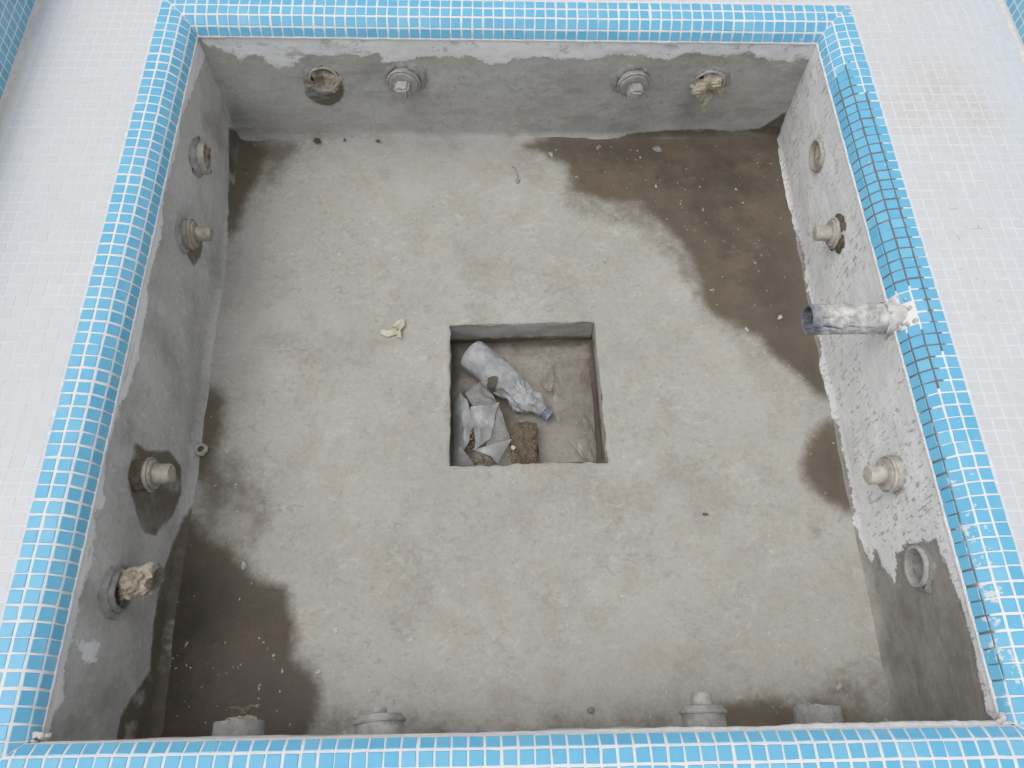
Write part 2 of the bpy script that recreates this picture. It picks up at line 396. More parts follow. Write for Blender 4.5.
def grout_material(name, light, dirty, amount, dark=False):
    n = NT(name)
    f = n.noise(7, 6, .7, off=(3, 3, 0))
    g = n.noise(120, 5, .7)
    col = n.mix(n.ramp(f, .5, .72, 0, amount), light, dirty)
    col = n.mix(n.ramp(g, .45, .75, 0, .4), col, tuple(c * .75 for c in light))
    if dark:
        d = n.math('ADD', n.attr('dark'), n.math('MULTIPLY', n.math('SUBTRACT', n.noise(30, 5, .6), .5), .55))
        col = n.mix(n.ramp(d, .42, .58), col, (.17, .17, .175))
    return n.done(col, .85, n.bump(n.noise(220, 5, .7), .35, .002), spec=.2)

M_GROUT = grout_material('grout', (.78, .77, .765), (.60, .54, .47), .30, dark=True)
def deck_grout_material():
    n = NT('deck_grout')
    xyz = n.sep(n.pos)
    right = n.math('MULTIPLY', n.ramp(xyz[0], .84, .95), n.ramp(xyz[1], .9, 1.5, 1, .45))
    f = n.noise(16, 6, .72, off=(3, 3, 0))
    f2 = n.noise(60, 4, .7)
    light = n.mix(n.ramp(n.noise(3, 4), .4, .65), (.69, .692, .70), (.652, .657, .668))
    dirt = n.math('MULTIPLY', n.ramp(f, .54, .66), n.ramp(f2, .48, .62))
    col = n.mix(n.math('MULTIPLY', n.math('MULTIPLY', dirt, right), .8), light, (.24, .23, .225))
    col = n.mix(n.math('MULTIPLY', n.ramp(f, .45, .62, 0, .45), right), col, (.58, .565, .56))
    col = n.mix(n.math('MULTIPLY', dirt, .18), col, (.3, .29, .28))
    edge = n.math('MULTIPLY', n.ramp(xyz[0], -1.118, -1.145), .55)
    col = n.mix(edge, col, (.66, .62, .57))
    return n.done(col, .85, n.bump(n.noise(220, 4, .7), .3, .002), spec=.2)
M_DECK = deck_grout_material()

def mortar_material(name, a, b, c, scale=40, spec=.2, rough=.9, bump=.5):
    n = NT(name)
    col = n.mix(n.ramp(n.noise(scale, 6, .68), .36, .66), a, b)
    col = n.mix(n.ramp(n.noise(scale * 2.7, 5, .7, off=(2, 3, 4)), .56, .72, 0, .8), col, c)
    h = n.math('ADD', n.noise(scale * 2, 6, .7), n.math('MULTIPLY', n.noise(scale * 8, 4, .7), .4))
    return n.done(col, rough, n.bump(h, bump, .004), spec=spec)

M_LIP = mortar_material('white_mortar', (.74, .725, .715), (.84, .83, .825), (.58, .55, .53), 60)
M_COLLAR = mortar_material('pinkish_mortar', (.50, .485, .47), (.68, .665, .65), (.38, .35, .33), 45)
M_PLUGB = mortar_material('muddy_plug_plastic', (.25, .225, .19), (.42, .385, .33), (.13, .11, .085), 34, spec=.35, rough=.6, bump=.3)
M_CR = mortar_material('wall_crust', (.30, .295, .28), (.43, .425, .41), (.20, .185, .165), 40)
M_CRW = mortar_material('pale_crust', (.50, .50, .495), (.66, .66, .655), (.26, .24, .215), 55, bump=.8)
M_PLUG = mortar_material('dusty_plug_plastic', (.36, .335, .29), (.56, .535, .48), (.20, .17, .135), 38, spec=.35, rough=.62, bump=.3)
M_PLUGG = mortar_material('dusty_grey_plastic', (.30, .29, .272), (.45, .44, .415), (.22, .185, .155), 38, spec=.35, rough=.62, bump=.3)
M_RING = mortar_material('dusty_socket_plastic', (.34, .33, .31), (.52, .51, .49), (.17, .15, .13), 45, spec=.35, rough=.65, bump=.35)
M_GREYMORTAR = mortar_material('grey_mortar', (.26, .255, .24), (.36, .35, .335), (.18, .165, .145), 50)
M_RUST = mortar_material('rusty_mortar', (.26, .15, .075), (.36, .25, .15), (.16, .10, .06), 60)
M_BROWNMORTAR = mortar_material('brown_mortar', (.115, .092, .066), (.21, .175, .13), (.055, .042, .03), 75, bump=.8)
M_DARK = mortar_material('socket_inside', (.05, .045, .04), (.12, .105, .085), (.03, .026, .022), 60)
M_PAPER = mortar_material('old_paper', (.50, .455, .36), (.62, .58, .485), (.36, .30, .225), 38, bump=.3)
M_DUSTPAPER = mortar_material('dusty_paper', (.34, .30, .23), (.50, .455, .37), (.24, .195, .14), 34, bump=.3)
M_TANPAPER = mortar_material('damp_paper', (.36, .315, .24), (.50, .45, .36), (.20, .16, .11), 46, bump=.3)
M_CRUMB = mortar_material('crumb_mortar', (.42, .40, .36), (.58, .56, .52), (.33, .30, .26), 80)
M_STONE = mortar_material('dark_stone', (.105, .085, .068), (.16, .135, .11), (.07, .055, .042), 80)
M_GREYSTONE = mortar_material('grey_stone', (.30, .30, .32), (.40, .40, .42), (.2, .2, .21), 120)
M_CHIPS = mortar_material('block_chips', (.16, .13, .09), (.30, .25, .18), (.09, .07, .05), 110)
M_GRAVEL = mortar_material('tan_gravel', (.30, .24, .17), (.46, .39, .30), (.16, .12, .085), 110)

def pipe_material():
    n = NT('mortar_smeared_pipe')
    blue = n.mix(n.ramp(n.noise(50, 5, .7), .4, .65), (.055, .068, .11), (.17, .195, .26))
    mort = n.mix(n.ramp(n.noise(35, 6, .7, off=(3, 0, 0)), .38, .66), (.36, .35, .33), (.70, .69, .675))
    f = n.ramp(n.noise(30, 7, .72, off=(1, 2, 3), vec=n.vec_scale(n.pos, (.28, 1, 1)), dist=.6), .33, .45)
    xyz = n.sep(n.pos)
    tipblue = n.ramp(n.math('ADD', xyz[0], n.math('MULTIPLY', n.noise(40, 5, .7), .05)), .625, .665, .75, 0)
    col = n.mix(n.math('SUBTRACT', f, tipblue, None), blue, mort)
    return n.done(col, .7, n.bump(n.noise(90, 6, .7), .5, .004), spec=.3)
M_PIPE = pipe_material()

def bottle_material():
    n = NT('dusty_bottle_plastic')
    f = n.noise(24, 6, .7)
    col = n.mix(n.ramp(f, .38, .66), (.33, .342, .358), (.47, .478, .482))
    col = n.mix(n.ramp(n.noise(70, 5, .7, off=(4, 2, 6)), .48, .64, 0, .75), col, (.30, .285, .255))
    col = n.mix(n.ramp(n.noise(30, 5, .7, off=(1, 7, 3)), .56, .68, 0, .6), col, (.27, .33, .42))
    col = n.mix(n.ramp(n.math('ADD', spot(n, -.052, .824, .004, .024), n.math('MULTIPLY', n.math('SUBTRACT', n.noise(70, 4), .5), 1.2)), .48, .56), col, (.13, .115, .085))
    rough = n.ramp(f, .35, .65, .32, .75)
    return n.done(col, rough, n.bump(n.noise(110, 5, .7), .2, .002), spec=.5, **{'Transmission Weight': .12})
M_BOTTLE = bottle_material()
def neck_material():
    n = NT('blue_bottle_neck')
    col = n.mix(n.ramp(n.noise(90, 4, .7), .42, .64), (.20, .235, .30), (.44, .46, .49))
    return n.done(col, .4, n.bump(n.noise(120, 4, .7), .2, .002), spec=.5, **{'Transmission Weight': .15})
M_NECK = neck_material()

def film_material(name, col, alpha_lo, alpha_hi, rough):
    n = NT(name)
    f = n.noise(16, 3, .5)
    c = n.mix(n.ramp(n.noise(20, 6, .7, off=(5, 1, 1)), .40, .68), col, tuple(min(1, x * 1.25) for x in col))
    c = n.mix(n.ramp(n.noise(100, 5, .7), .62, .76, 0, .6), c, (.36, .32, .26))
    tr = n.t.nodes.new("ShaderNodeBsdfTransparent")
    tl = n.t.nodes.new("ShaderNodeBsdfTranslucent"); n.L(c, tl.inputs['Color'])
    n.done(c, rough, n.bump(n.noise(60, 5, .6), .25, .003), spec=.5)
    m0 = n.t.nodes.new("ShaderNodeMixShader"); m0.inputs[0].default_value = .25
    n.L(n.p.outputs[0], m0.inputs[1]); n.L(tl.outputs[0], m0.inputs[2])
    m1 = n.t.nodes.new("ShaderNodeMixShader")
    n.L(n.ramp(f, .3, .7, alpha_lo, alpha_hi), m1.inputs[0])
    n.L(tr.outputs[0], m1.inputs[1]); n.L(m0.outputs[0], m1.inputs[2])
    n.L(m1.outputs[0], n.out.inputs['Surface'])
    return n.m
M_BAG = film_material('cloudy_bag_film', (.58, .59, .595), .34, .78, .36)
M_BAGCLEAR = film_material('clear_bag_film', (.50, .50, .495), .22, .55, .35)
M_SHEET = film_material('dirty_clear_film', (.42, .385, .335), .10, .55, .20)

def crumple_bm(seed, sx, sy, sz, flat=False, k=.55, sub=3):
    """a wad of crumpled paper: creased facets, no smooth lobes"""
    bm = bmesh.new()
    bmesh.ops.create_icosphere(bm, subdivisions=sub, radius=1)
    rng = random.Random(seed)
    planes = [(Vector((rng.gauss(0, 1), rng.gauss(0, 1), rng.gauss(0, 1))).normalized(), rng.uniform(.35, .85)) for _ in range(13)]
    pts = [Vector((rng.gauss(0, 1), rng.gauss(0, 1), rng.gauss(0, 1))).normalized() for _ in range(11)]
    for v in bm.verts:
        d = v.co.normalized()
        r = 1.15
        for n, h in planes:
            c = d.dot(n)
            if c > .05: r = min(r, h / c)
        ds = sorted((d - q).length for q in pts)
        r *= 1 + k * (min(.5, ds[1] - ds[0]) - .2)
        r += .10 * noise.noise(d * 4 + Vector((seed, 0, 0)))
        if sub > 2: r *= 1.08 - .42 * abs(noise.noise(d * 3.1 + Vector((0, seed, 0)))) - .16 * abs(noise.noise(d * 7.5 + Vector((0, 0, seed))))
        v.co = Vector((d.x * r * sx, d.y * r * sy, d.z * r * sz))
    return bm

# ------------------------------------------------------------------ ground and floor
def warp(x, y):
    """the drain pit is a little skewed; bend the floor grid round it"""
    d = max(0, math.hypot(x - .03, y - .78) - .30)
    w = math.exp(-(d / .15) ** 2)
    return x + w * (-.013 * (y - .78)), y + w * .022 * (x - .03)

PX0, PX1, PY0, PY1 = -.157, .2165, .590, .9745
def lines(lo, hi, cuts, step):
    out = []
    ks = [lo] + cuts + [hi]
    for a, b in zip(ks[:-1], ks[1:]):
        n = max(1, round((b - a) / step))
        out += [a + (b - a) * i / n for i in range(n)]
    return out + [hi]

def build_floor():
    xs = lines(-.83, .85, [PX0, PX1], .0065)
    ys = lines(-.05, 1.65, [PY0, PY1], .0065)
    nx, ny = len(xs), len(ys)
    verts = []
    for y in ys:
        for x in xs:
            X, Y = warp(x, y)
            z = -H + .0030 * fbm(x, y, 0, 3.2, 3) + .0010 * fbm(x, y, 2, 17, 3)
            on_edge = (PX0 - .001 < x < PX1 + .001 and (abs(y - PY0) < .001 or abs(y - PY1) < .001)) or \
                      (PY0 - .001 < y < PY1 + .001 and (abs(x - PX0) < .001 or abs(x - PX1) < .001))
            if on_edge:
                z -= .0025 + .007 * max(0, fbm(x, y, 5, 28, 4)) + .002 * abs(fbm(x, y, 3, 60, 2))
                X += .0034 * fbm(x, y, 7, 30, 4); Y += .0034 * fbm(x, y, 9, 30, 4)
                c = math.hypot(x - PX1, y - PY0)
                if c < .035: z -= .010 * (1 - c / .035)
            # cove along the walls
            e = min(x + .770, .792 - x, y - .0, 1.600 - y)
            if e < .035: z += .5 * (.035 - e) ** 2 / .035 * .6
            verts.append((X, Y, z))
    faces = []
    for j in range(ny - 1):
        for i in range(nx - 1):
            cx, cy = (xs[i] + xs[i + 1]) / 2, (ys[j] + ys[j + 1]) / 2
            if PX0 < cx < PX1 and PY0 < cy < PY1: continue
            a = j * nx + i
            faces.append((a, a + 1, a + nx + 1, a + nx))
    V = np.array(verts)
    o = mesh_obj('floor', verts, faces, M_FLOOR, uvattrs={'wet': np.minimum(sdf(FLOOR_WET, V[:, 0], V[:, 1]), sdf(FLOOR_WET[2:4], V[:, 0], V[:, 1]) - .013), 'damp': sdf(FLOOR_DAMP, V[:, 0], V[:, 1])})  # side damp strips widened; the left one also paints in the cove's shade
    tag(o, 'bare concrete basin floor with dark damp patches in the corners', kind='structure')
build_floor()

PIT_D = .105
def build_pit():
    root = empty('drain_pit', (.03, .78, -H), 'square drain pit sunk into the middle of the concrete floor', 'drain pit')
    inv = Vector((-.03, -.78, H))
    # sides: each a sheet with its own rough, from the floor edge to below the bottom
    for k, (x0, y0, x1, y1) in enumerate(((PX0, PY1, PX1, PY1), (PX1, PY1, PX1, PY0), (PX1, PY0, PX0, PY0), (PX0, PY0, PX0, PY1))):
        nu, nv = 44, 16
        verts = []
        nxn, nyn = (y1 - y0), -(x1 - x0)
        ln = math.hypot(nxn, nyn); nxn /= ln; nyn /= ln      # outward from the pit is -(inward)
        for j in range(nv + 1):
            for i in range(nu + 1):
                u = i / nu; x = x0 + (x1 - x0) * u; y = y0 + (y1 - y0) * u
                X, Y = warp(x, y)
                d = .0035 * fbm(x, y, j * .01, 14, 4) - .004 * (j / nv)
                t = j / nv
                push = -.0012 if j == 0 else 0
                if j == 0: d = 0
                z = -.0015 - t * (PIT_D + .012)
                verts.append(Vector((X - nxn * d * -1 * (1), Y - nyn * d * -1, -H + z)) + inv)
        faces = [(j * (nu + 1) + i, j * (nu + 1) + i + 1, (j + 1) * (nu + 1) + i + 1, (j + 1) * (nu + 1) + i) for j in range(nv) for i in range(nu)]
        Z = np.array([v.z for v in verts]); Xs = np.array([v.x for v in verts]); Ys = np.array([v.y for v in verts])
        edge = .028 if k == 0 else .055
        nzv = np.array([.012 * fbm(a, b, 0, 12, 3) for a, b in zip(Xs, Ys)])
        wet = (Z + PIT_D - edge) * .8 + nzv
        if k == 1: wet = (Z + PIT_D - .045) * .8 + nzv
        o = mesh_obj('side', verts, faces, M_PIT if k in (2, 3) else M_WALL_B, root, uvattrs={'wet': wet, 'damp': wet - .012, 'skim': np.full(len(verts), .2)})
    n = 60
    verts = []
    for j in range(n + 1):
        for i in range(n + 1):
            x = PX0 - .012 + (PX1 - PX0 + .024) * i / n; y = PY0 - .012 + (PY1 - PY0 + .024) * j / n
            X, Y = warp(x, y)
            verts.append(Vector((X, Y, -H - PIT_D + .003 * fbm(x, y, 1, 9, 4))) + inv)
    V = np.array([(v.x, v.y) for v in verts])
    d = np.minimum.reduce([V[:, 0] + .187, .187 - V[:, 0], .195 - V[:, 1]])
    d2 = np.hypot(V[:, 0] + .12, V[:, 1] + .02)
    wet = np.minimum(d - .010, d2 - .085)
    mesh_obj('bottom', verts, [(j * (n + 1) + i, j * (n + 1) + i + 1, (j + 1) * (n + 1) + i + 1, (j + 1) * (n + 1) + i) for j in range(n) for i in range(n)], M_PIT, root, uvattrs={'wet': wet, 'damp': wet - .03})
build_pit()

gm = mesh_obj('ground', [(-600, -600, -.62), (600, -600, -.62), (600, 600, -.62), (-600, 600, -.62)], [(0, 1, 2, 3)], M_GREYMORTAR, smooth=False)
tag(gm, 'flat ground under and around the pool', kind='structure')

# ------------------------------------------------------------------ tiles
def tile_mesh(name, poly, mat, t=.004, bev=.0011):
    """a small bevelled slab: poly is a convex outline in XY, the glazed face at z=0"""
    bm = bmesh.new()
    cx = sum(p[0] for p in poly) / len(poly); cy = sum(p[1] for p in poly) / len(poly)
    def ring(k, z): return [bm.verts.new((cx + (x - cx) * k, cy + (y - cy) * k, z)) for x, y in poly]
    size = max(max(abs(p[0] - cx), abs(p[1] - cy)) for p in poly)
    k = max(.6, 1 - bev / max(size, .002))
    top, mid, low = ring(k, 0), ring(1, -bev * .8), ring(1, -t)
    bm.faces.new(top)
    m = len(poly)
    for a, b in ((top, mid), (mid, low)):
        for i in range(m):
            bm.faces.new((a[i], b[i], b[(i + 1) % m], a[(i + 1) % m]))
    bmesh.ops.recalc_face_normals(bm, faces=bm.faces)
    me = bpy.data.meshes.new(name)
    bm.to_mesh(me); bm.free()
    me.materials.append(mat)
    return me

TS = .0225
HALF = TS / 2
def square(hs=HALF): return [(-hs, -hs), (hs, -hs), (hs, hs), (-hs, hs)]
def uneven(rng, hs=HALF, j=.0006): return [(x + rng.uniform(-j, j), y + rng.uniform(-j, j)) for x, y in square(hs)]
rng = random.Random(4)
BLUE_MESHES = [tile_mesh('tile', uneven(rng), M_BLUE) for _ in range(10)]
WHITE_MESHES = [tile_mesh('tile', uneven(rng, HALF), M_WHITE, t=.003, bev=.0004) for _ in range(10)]
POOL_MESHES = [tile_mesh('tile', uneven(rng), M_POOLBLUE) for _ in range(6)]

def clip(poly, a, b, c):
    """keep a*x + b*y <= c"""
    out = []
    for i in range(len(poly)):
        p, q = poly[i], poly[(i + 1) % len(poly)]
        dp, dq = a * p[0] + b * p[1] - c, a * q[0] + b * q[1] - c
        if dp <= 0: out.append(p)
        if dp * dq < 0:
            t = dp / (dp - dq)
            out.append((p[0] + (q[0] - p[0]) * t, p[1] + (q[1] - p[1]) * t))
    return out

def poly_area(p): return abs(sum(p[i][0] * p[(i + 1) % len(p)][1] - p[(i + 1) % len(p)][0] * p[i][1] for i in range(len(p)))) / 2

def wall_frame(A, B, outward):
    A3, B3 = Vector((*A, 0)), Vector((*B, 0))
    t = (B3 - A3); Ln = t.length; t.normalize()
    n = Vector((t.y, -t.x, 0))
    if n.dot(Vector((*outward, 0))) < 0: n = -n
    return (A3 + B3) / 2, t, n, Ln

def edging(root, A, B, outward, seed, skip=None, dark=None, lip=(.010, .004, .003), phase=0.0, PROFILE=PROFILE, tscale=1.0):
    """the rounded mosaic edging on one wall: grout bed, tiles one by one, mortar lip under it"""
    rng = random.Random(seed)
    Cn, t, n, Ln = wall_frame(A, B, outward)
    base = root.location
    def P(s, o, z): return Cn + t * s + n * o + Vector((0, 0, z)) - base
    # grout bed
    prof = []
    for i, (o, z) in enumerate(PROFILE):
        a = PROFILE[max(0, i - 1)]; b = PROFILE[min(len(PROFILE) - 1, i + 1)]
        d = Vector((b[0] - a[0], b[1] - a[1])).normalized()
        prof.append((o + d.y * .0004, z - d.x * .0004))
    prof = [(.004, -.006)] + prof + [(PROFILE[-1][0] + .0035, ZT - .0004)]
    ns = 160
    verts, darkv = [], []
    for i in range(ns + 1):
        u = i / ns * 2 - 1
        for k, (o, z) in enumerate(prof):
            s = u * (Ln / 2 + o)
            j = .0004 * fbm(s, o, seed, 60, 2)
            verts.append(P(s, o, z + j))
            y = (Cn + t * s).y
            darkv.append(dark(y, k) if dark else 0.0)
    m = len(prof)
    mesh_obj('grout_bed', verts, [(i * m + k, (i + 1) * m + k, (i + 1) * m + k + 1, i * m + k + 1) for i in range(ns) for k in range(m - 1)], M_GROUT, root, uvattrs={'dark': darkv})
    # tiles
    for r in range(4):
        (o0, z0), (o1, z1) = PROFILE[r], PROFILE[r + 1]
        oc, zc = (o0 + o1) / 2, (z0 + z1) / 2
        wdir = (n * (o1 - o0) + Vector((0, 0, z1 - z0))).normalized()
        seglen = math.hypot(o1 - o0, z1 - z0)
        co = (o1 - o0) / seglen
        nrm = t.cross(wdir)
        tt = t
        if nrm.z < -.01 or (abs(nrm.z) < .3 and nrm.dot(n) > 0): nrm = -nrm; tt = -t
        half = Ln / 2 + oc
        K = int(half / PITCH) + 2
        for k in range(-K, K):
            s = (k + .5) * PITCH + phase + .0016 * fbm(k * .21, r * .13, seed, 1.0, 2) * 2 + .0009 * fbm(k * .8, r * 3.1, seed, 1.0, 2)
            if abs(s) - HALF > half + .013: continue
            ctr = Cn + t * s + n * oc + Vector((0, 0, zc))
            if skip and skip(ctr, r): continue
            full = abs(s) + HALF + HALF * abs(co) + .0022 < half
            sgn = 1 if tt.dot(t) > 0 else -1
            if full:
                me = BLUE_MESHES[rng.randrange(10)]
            else:
                poly = square()
                e = 1 if s > 0 else -1
                # |s + x| <= half + co*y - joint  (x along t)
                poly = clip(poly, e * sgn, -co, half - abs(s) - .0016)
                if len(poly) < 3 or poly_area(poly) < 1.2e-5: continue
                me = tile_mesh('tile', poly, M_BLUE)
            tilt = Matrix.Rotation(math.radians(rng.gauss(0, .8)), 4, 'X') @ Matrix.Rotation(math.radians(rng.gauss(0, .8)), 4, 'Y') @ Matrix.Rotation(math.radians(rng.gauss(0, .7)), 4, 'Z')
            M = Matrix((tt, wdir, nrm)).transposed().to_4x4()
            M.translation = ctr - base + nrm * (.0005 + rng.uniform(-.0003, .0004))
            o = bpy.data.objects.new('tile', me)
            link(o, root)
            o.matrix_local = M @ tilt @ Matrix.Diagonal((tscale, tscale, 1, 1))
    # mortar lip hanging under the lowest tiles
    drop, prot, grow = lip
    verts = []
    ns = 260
    for i in range(ns + 1):
        s = (i / ns * 2 - 1) * (Ln / 2 + .002)
        lump = max(0, .6 + .9 * fbm(s, seed, 0, 7, 4)) + .35 * fbm(s, seed, 4, 45, 3)
        dn = drop * max(.15, .55 + .7 * lump * .6 + .5 * fbm(s, seed, 9, 30, 4))
        w = 1 if grow == 0 else max(.04, min(1, .45 + s / Ln * 1.5))
        pr = prot * w * max(.35, min(1.3, .5 + .5 * lump))
        tp = (.014 + .006 * fbm(s, 2, seed, 25, 3)) if grow else 0
        o0, z0 = PROFILE[0]
        verts += [P(s, o0 + .006, z0 + .003 + tp), P(s, o0 + .001 - pr * .75, z0 + .0025 + tp * .7), P(s, o0 + .0005 - pr, z0 - .0012 - dn * .35), P(s, o0 + .002 - pr * .5, z0 - dn), P(s, o0 + .010, z0 - dn - .002)]
    mesh_obj('mortar_lip', verts, [(i * 5 + k, (i + 1) * 5 + k, (i + 1) * 5 + k + 1, i * 5 + k + 1) for i in range(ns) for k in range(4)], M_LIP, root)

def concrete_face(root, tA, tB, fA, fB, mat, wet, damp, skim, along, holes=(), coat=.0018):
    """inner face of one wall, rough and slightly leaning, with a top and back so it has its thickness"""
    nu, nv = 270, 66
    base = root.location
    A3, B3, FA, FB = Vector((*tA, .007)), Vector((*tB, .007)), Vector((*fA, -H - .014)), Vector((*fB, -H - .014))
    t = (B3 - A3).normalized()
    inward = Vector((.0, .78, 0)) - (A3 + B3) / 2; inward.z = 0
    inward = (inward - t * inward.dot(t)).normalized()
    ext = .02
    V = []
    for j in range(nv + 1):
        v = j / nv
        for i in range(nu + 1):
            u = (i / nu) * (1 + 2 * ext) - ext
            V.append((A3.lerp(B3, u)).lerp(FA.lerp(FB, u), v))
    arr = np.array(V)
    S = arr[:, along]; Z = arr[:, 2]
    aw, ad, sk = sdf(wet, S, Z), sdf(damp, S, Z), sdf(skim, S, Z)
    out = []
    for idx, p in enumerate(V):
        d = .0042 * fbm(p.x, p.y, p.z, 3.5, 3) + .0014 * fbm(p.x + 3, p.y, p.z, 16, 4)
        q = sk[idx] + .010 * fbm(p.x, p.y, p.z, 35, 4)
        c = min(1, max(0, (.003 - q) / .006))
        d += c * (coat + .0007 * fbm(p.x * .5, p.y, p.z * 2, 40, 4))
        bz = p.z + H
        if bz < .03: d += .45 * (.03 - bz) ** 2 / .03
        d -= max(0, 1 - (.007 - p.z) / .02) * .002
        out.append(p + inward * d - base)
    faces = []
    for j in range(nv):
        for i in range(nu):
            a = j * (nu + 1) + i
            c = arr[[a, a + 1, a + nu + 1, a + nu + 2]].mean(axis=0)
            if any((c[along] - hs) ** 2 + (c[2] - hz) ** 2 < hr * hr for hs, hz, hr in holes): continue
            faces.append((a, a + 1, a + nu + 2, a + nu + 1))
    n0 = len(out)
    thick = .07
    for u in (0, nu):
        pass
    for i in range(nu + 1):
        p = out[i]; out.append(p - inward * thick + Vector((0, 0, -.004)))
    for i in range(nu + 1):
        p = out[nv * (nu + 1) + i]; out.append(p - inward * (thick + .03))
    for i in range(nu):
        faces.append((i, n0 + i, n0 + i + 1, i + 1))
        faces.append((n0 + i, n0 + nu + 1 + i, n0 + nu + 2 + i, n0 + i + 1))
    pad = len(out) - n0
    f = lambda a: np.concatenate([a, np.full(pad, .2)])
    return mesh_obj('concrete_face', out, faces, mat, root, uvattrs={'wet': f(aw), 'damp': f(ad), 'skim': f(sk)})

JZ = -.130
BACK_J = [(-.489, 'socket'), (-.277, 'plug'), (.329, 'plug'), (.536, 'socket')]
LEFT_J = [(1.318, 'socket'), (1.085, 'plug'), (.488, 'plug'), (.257, 'socket')]
RIGHT_J = [(1.325, 'socket'), (1.082, 'plug'), (.470, 'plug'), (.278, 'socket')]
FRONT_J = [(-.510, 'socket'), (-.262, 'plug'), (.318, 'plug'), (.527, 'socket')]
def holes(js): return [(s, JZ, .0335) for s, k in js if k == 'socket']

PIPE_Y, PIPE_Z = .762, .002
wl = empty('basin_wall', (-.776, .79, 0), 'dark grey left basin wall with a thin white strip under its blue tile edging', 'wall')
concrete_face(wl, BL, TL, FBL, FTL, M_WALL_L, LEFT_WET, LEFT_DAMP, LEFT_SKIM, 1, holes(LEFT_J))
edging(wl, BL, TL, (-1, 0), 11, lip=(.010, .003, 0), phase=.004)
wb = empty('basin_wall', (0, 1.575, 0), 'far grey basin wall with a ragged white coat along its top, under blue tiles', 'wall')
concrete_face(wb, TL, TR, FTL, FTR, M_WALL_B, BACK_WET_SHADE, BACK_DAMP, BACK_SKIM, 0, holes(BACK_J))
edging(wb, TL, TR, (0, 1), 12, lip=(.006, .0015, 0), phase=.009)
wr = empty('basin_wall', (.775, .78, 0), 'right basin wall coated in scratched white render, with the pipe through its blue tile edging', 'wall')
concrete_face(wr, BR, TR, FBR, FTR, M_WALL_R, RIGHT_WET, RIGHT_DAMP, RIGHT_SKIM, 1, holes(RIGHT_J), coat=.003)
def right_dark(y, k):
    # profile index 0 is below the tiles, 1..5 follow PROFILE
    if abs(y - PIPE_Y) < .05 and k < 4: return 0
    if k in (1, 2): return .9 if .58 < y < 1.42 else (.58 if .05 < y < .6 else .3)
    if k == 3: return .92 if .58 < y < 1.45 else .0
    if k == 4: return .72 if .66 < y < 1.36 else 0
    return 0
def right_skip(c, r): return r < 2 and abs(c.y - PIPE_Y) < (.031 if r == 1 else .036)
edging(wr, BR, TR, (1, 0), 13, skip=right_skip, tscale=1.035, dark=right_dark, lip=(.010, .003, 0))
wf = empty('basin_wall', (0, 0, 0), 'near basin wall at the bottom of the photo, its blue tile edging with a white mortar lip', 'wall')
concrete_face(wf, BL, BR, FBL, FBR, M_WALL_L, [], [], [], 0, holes(FRONT_J))
edging(wf, BL, BR, (0, -1), 14, skip=lambda c, r: r == 0, PROFILE=[(.0030, .0040)] + PROFILE[1:], lip=(.008, .0085, 1), phase=.006)

for k, (x, y, q) in enumerate(((-.786, .004, .010), (-.778, -.001, .008), (-.789, -.007, .008), (-.770, .001, .006), (.779, -.006, .009), (.770, -.010, .008), (.786, -.014, .008))):
    bm = crumple_bm(170 + k, q * 1.2, q, q * .9, k=.4, sub=3)      # mortar lumps added to cover gaps at the near mitres
    bmesh.ops.translate(bm, verts=bm.verts, vec=(x, y, .016))
    bm_obj('mortar_lump', bm, M_COLLAR, wf)

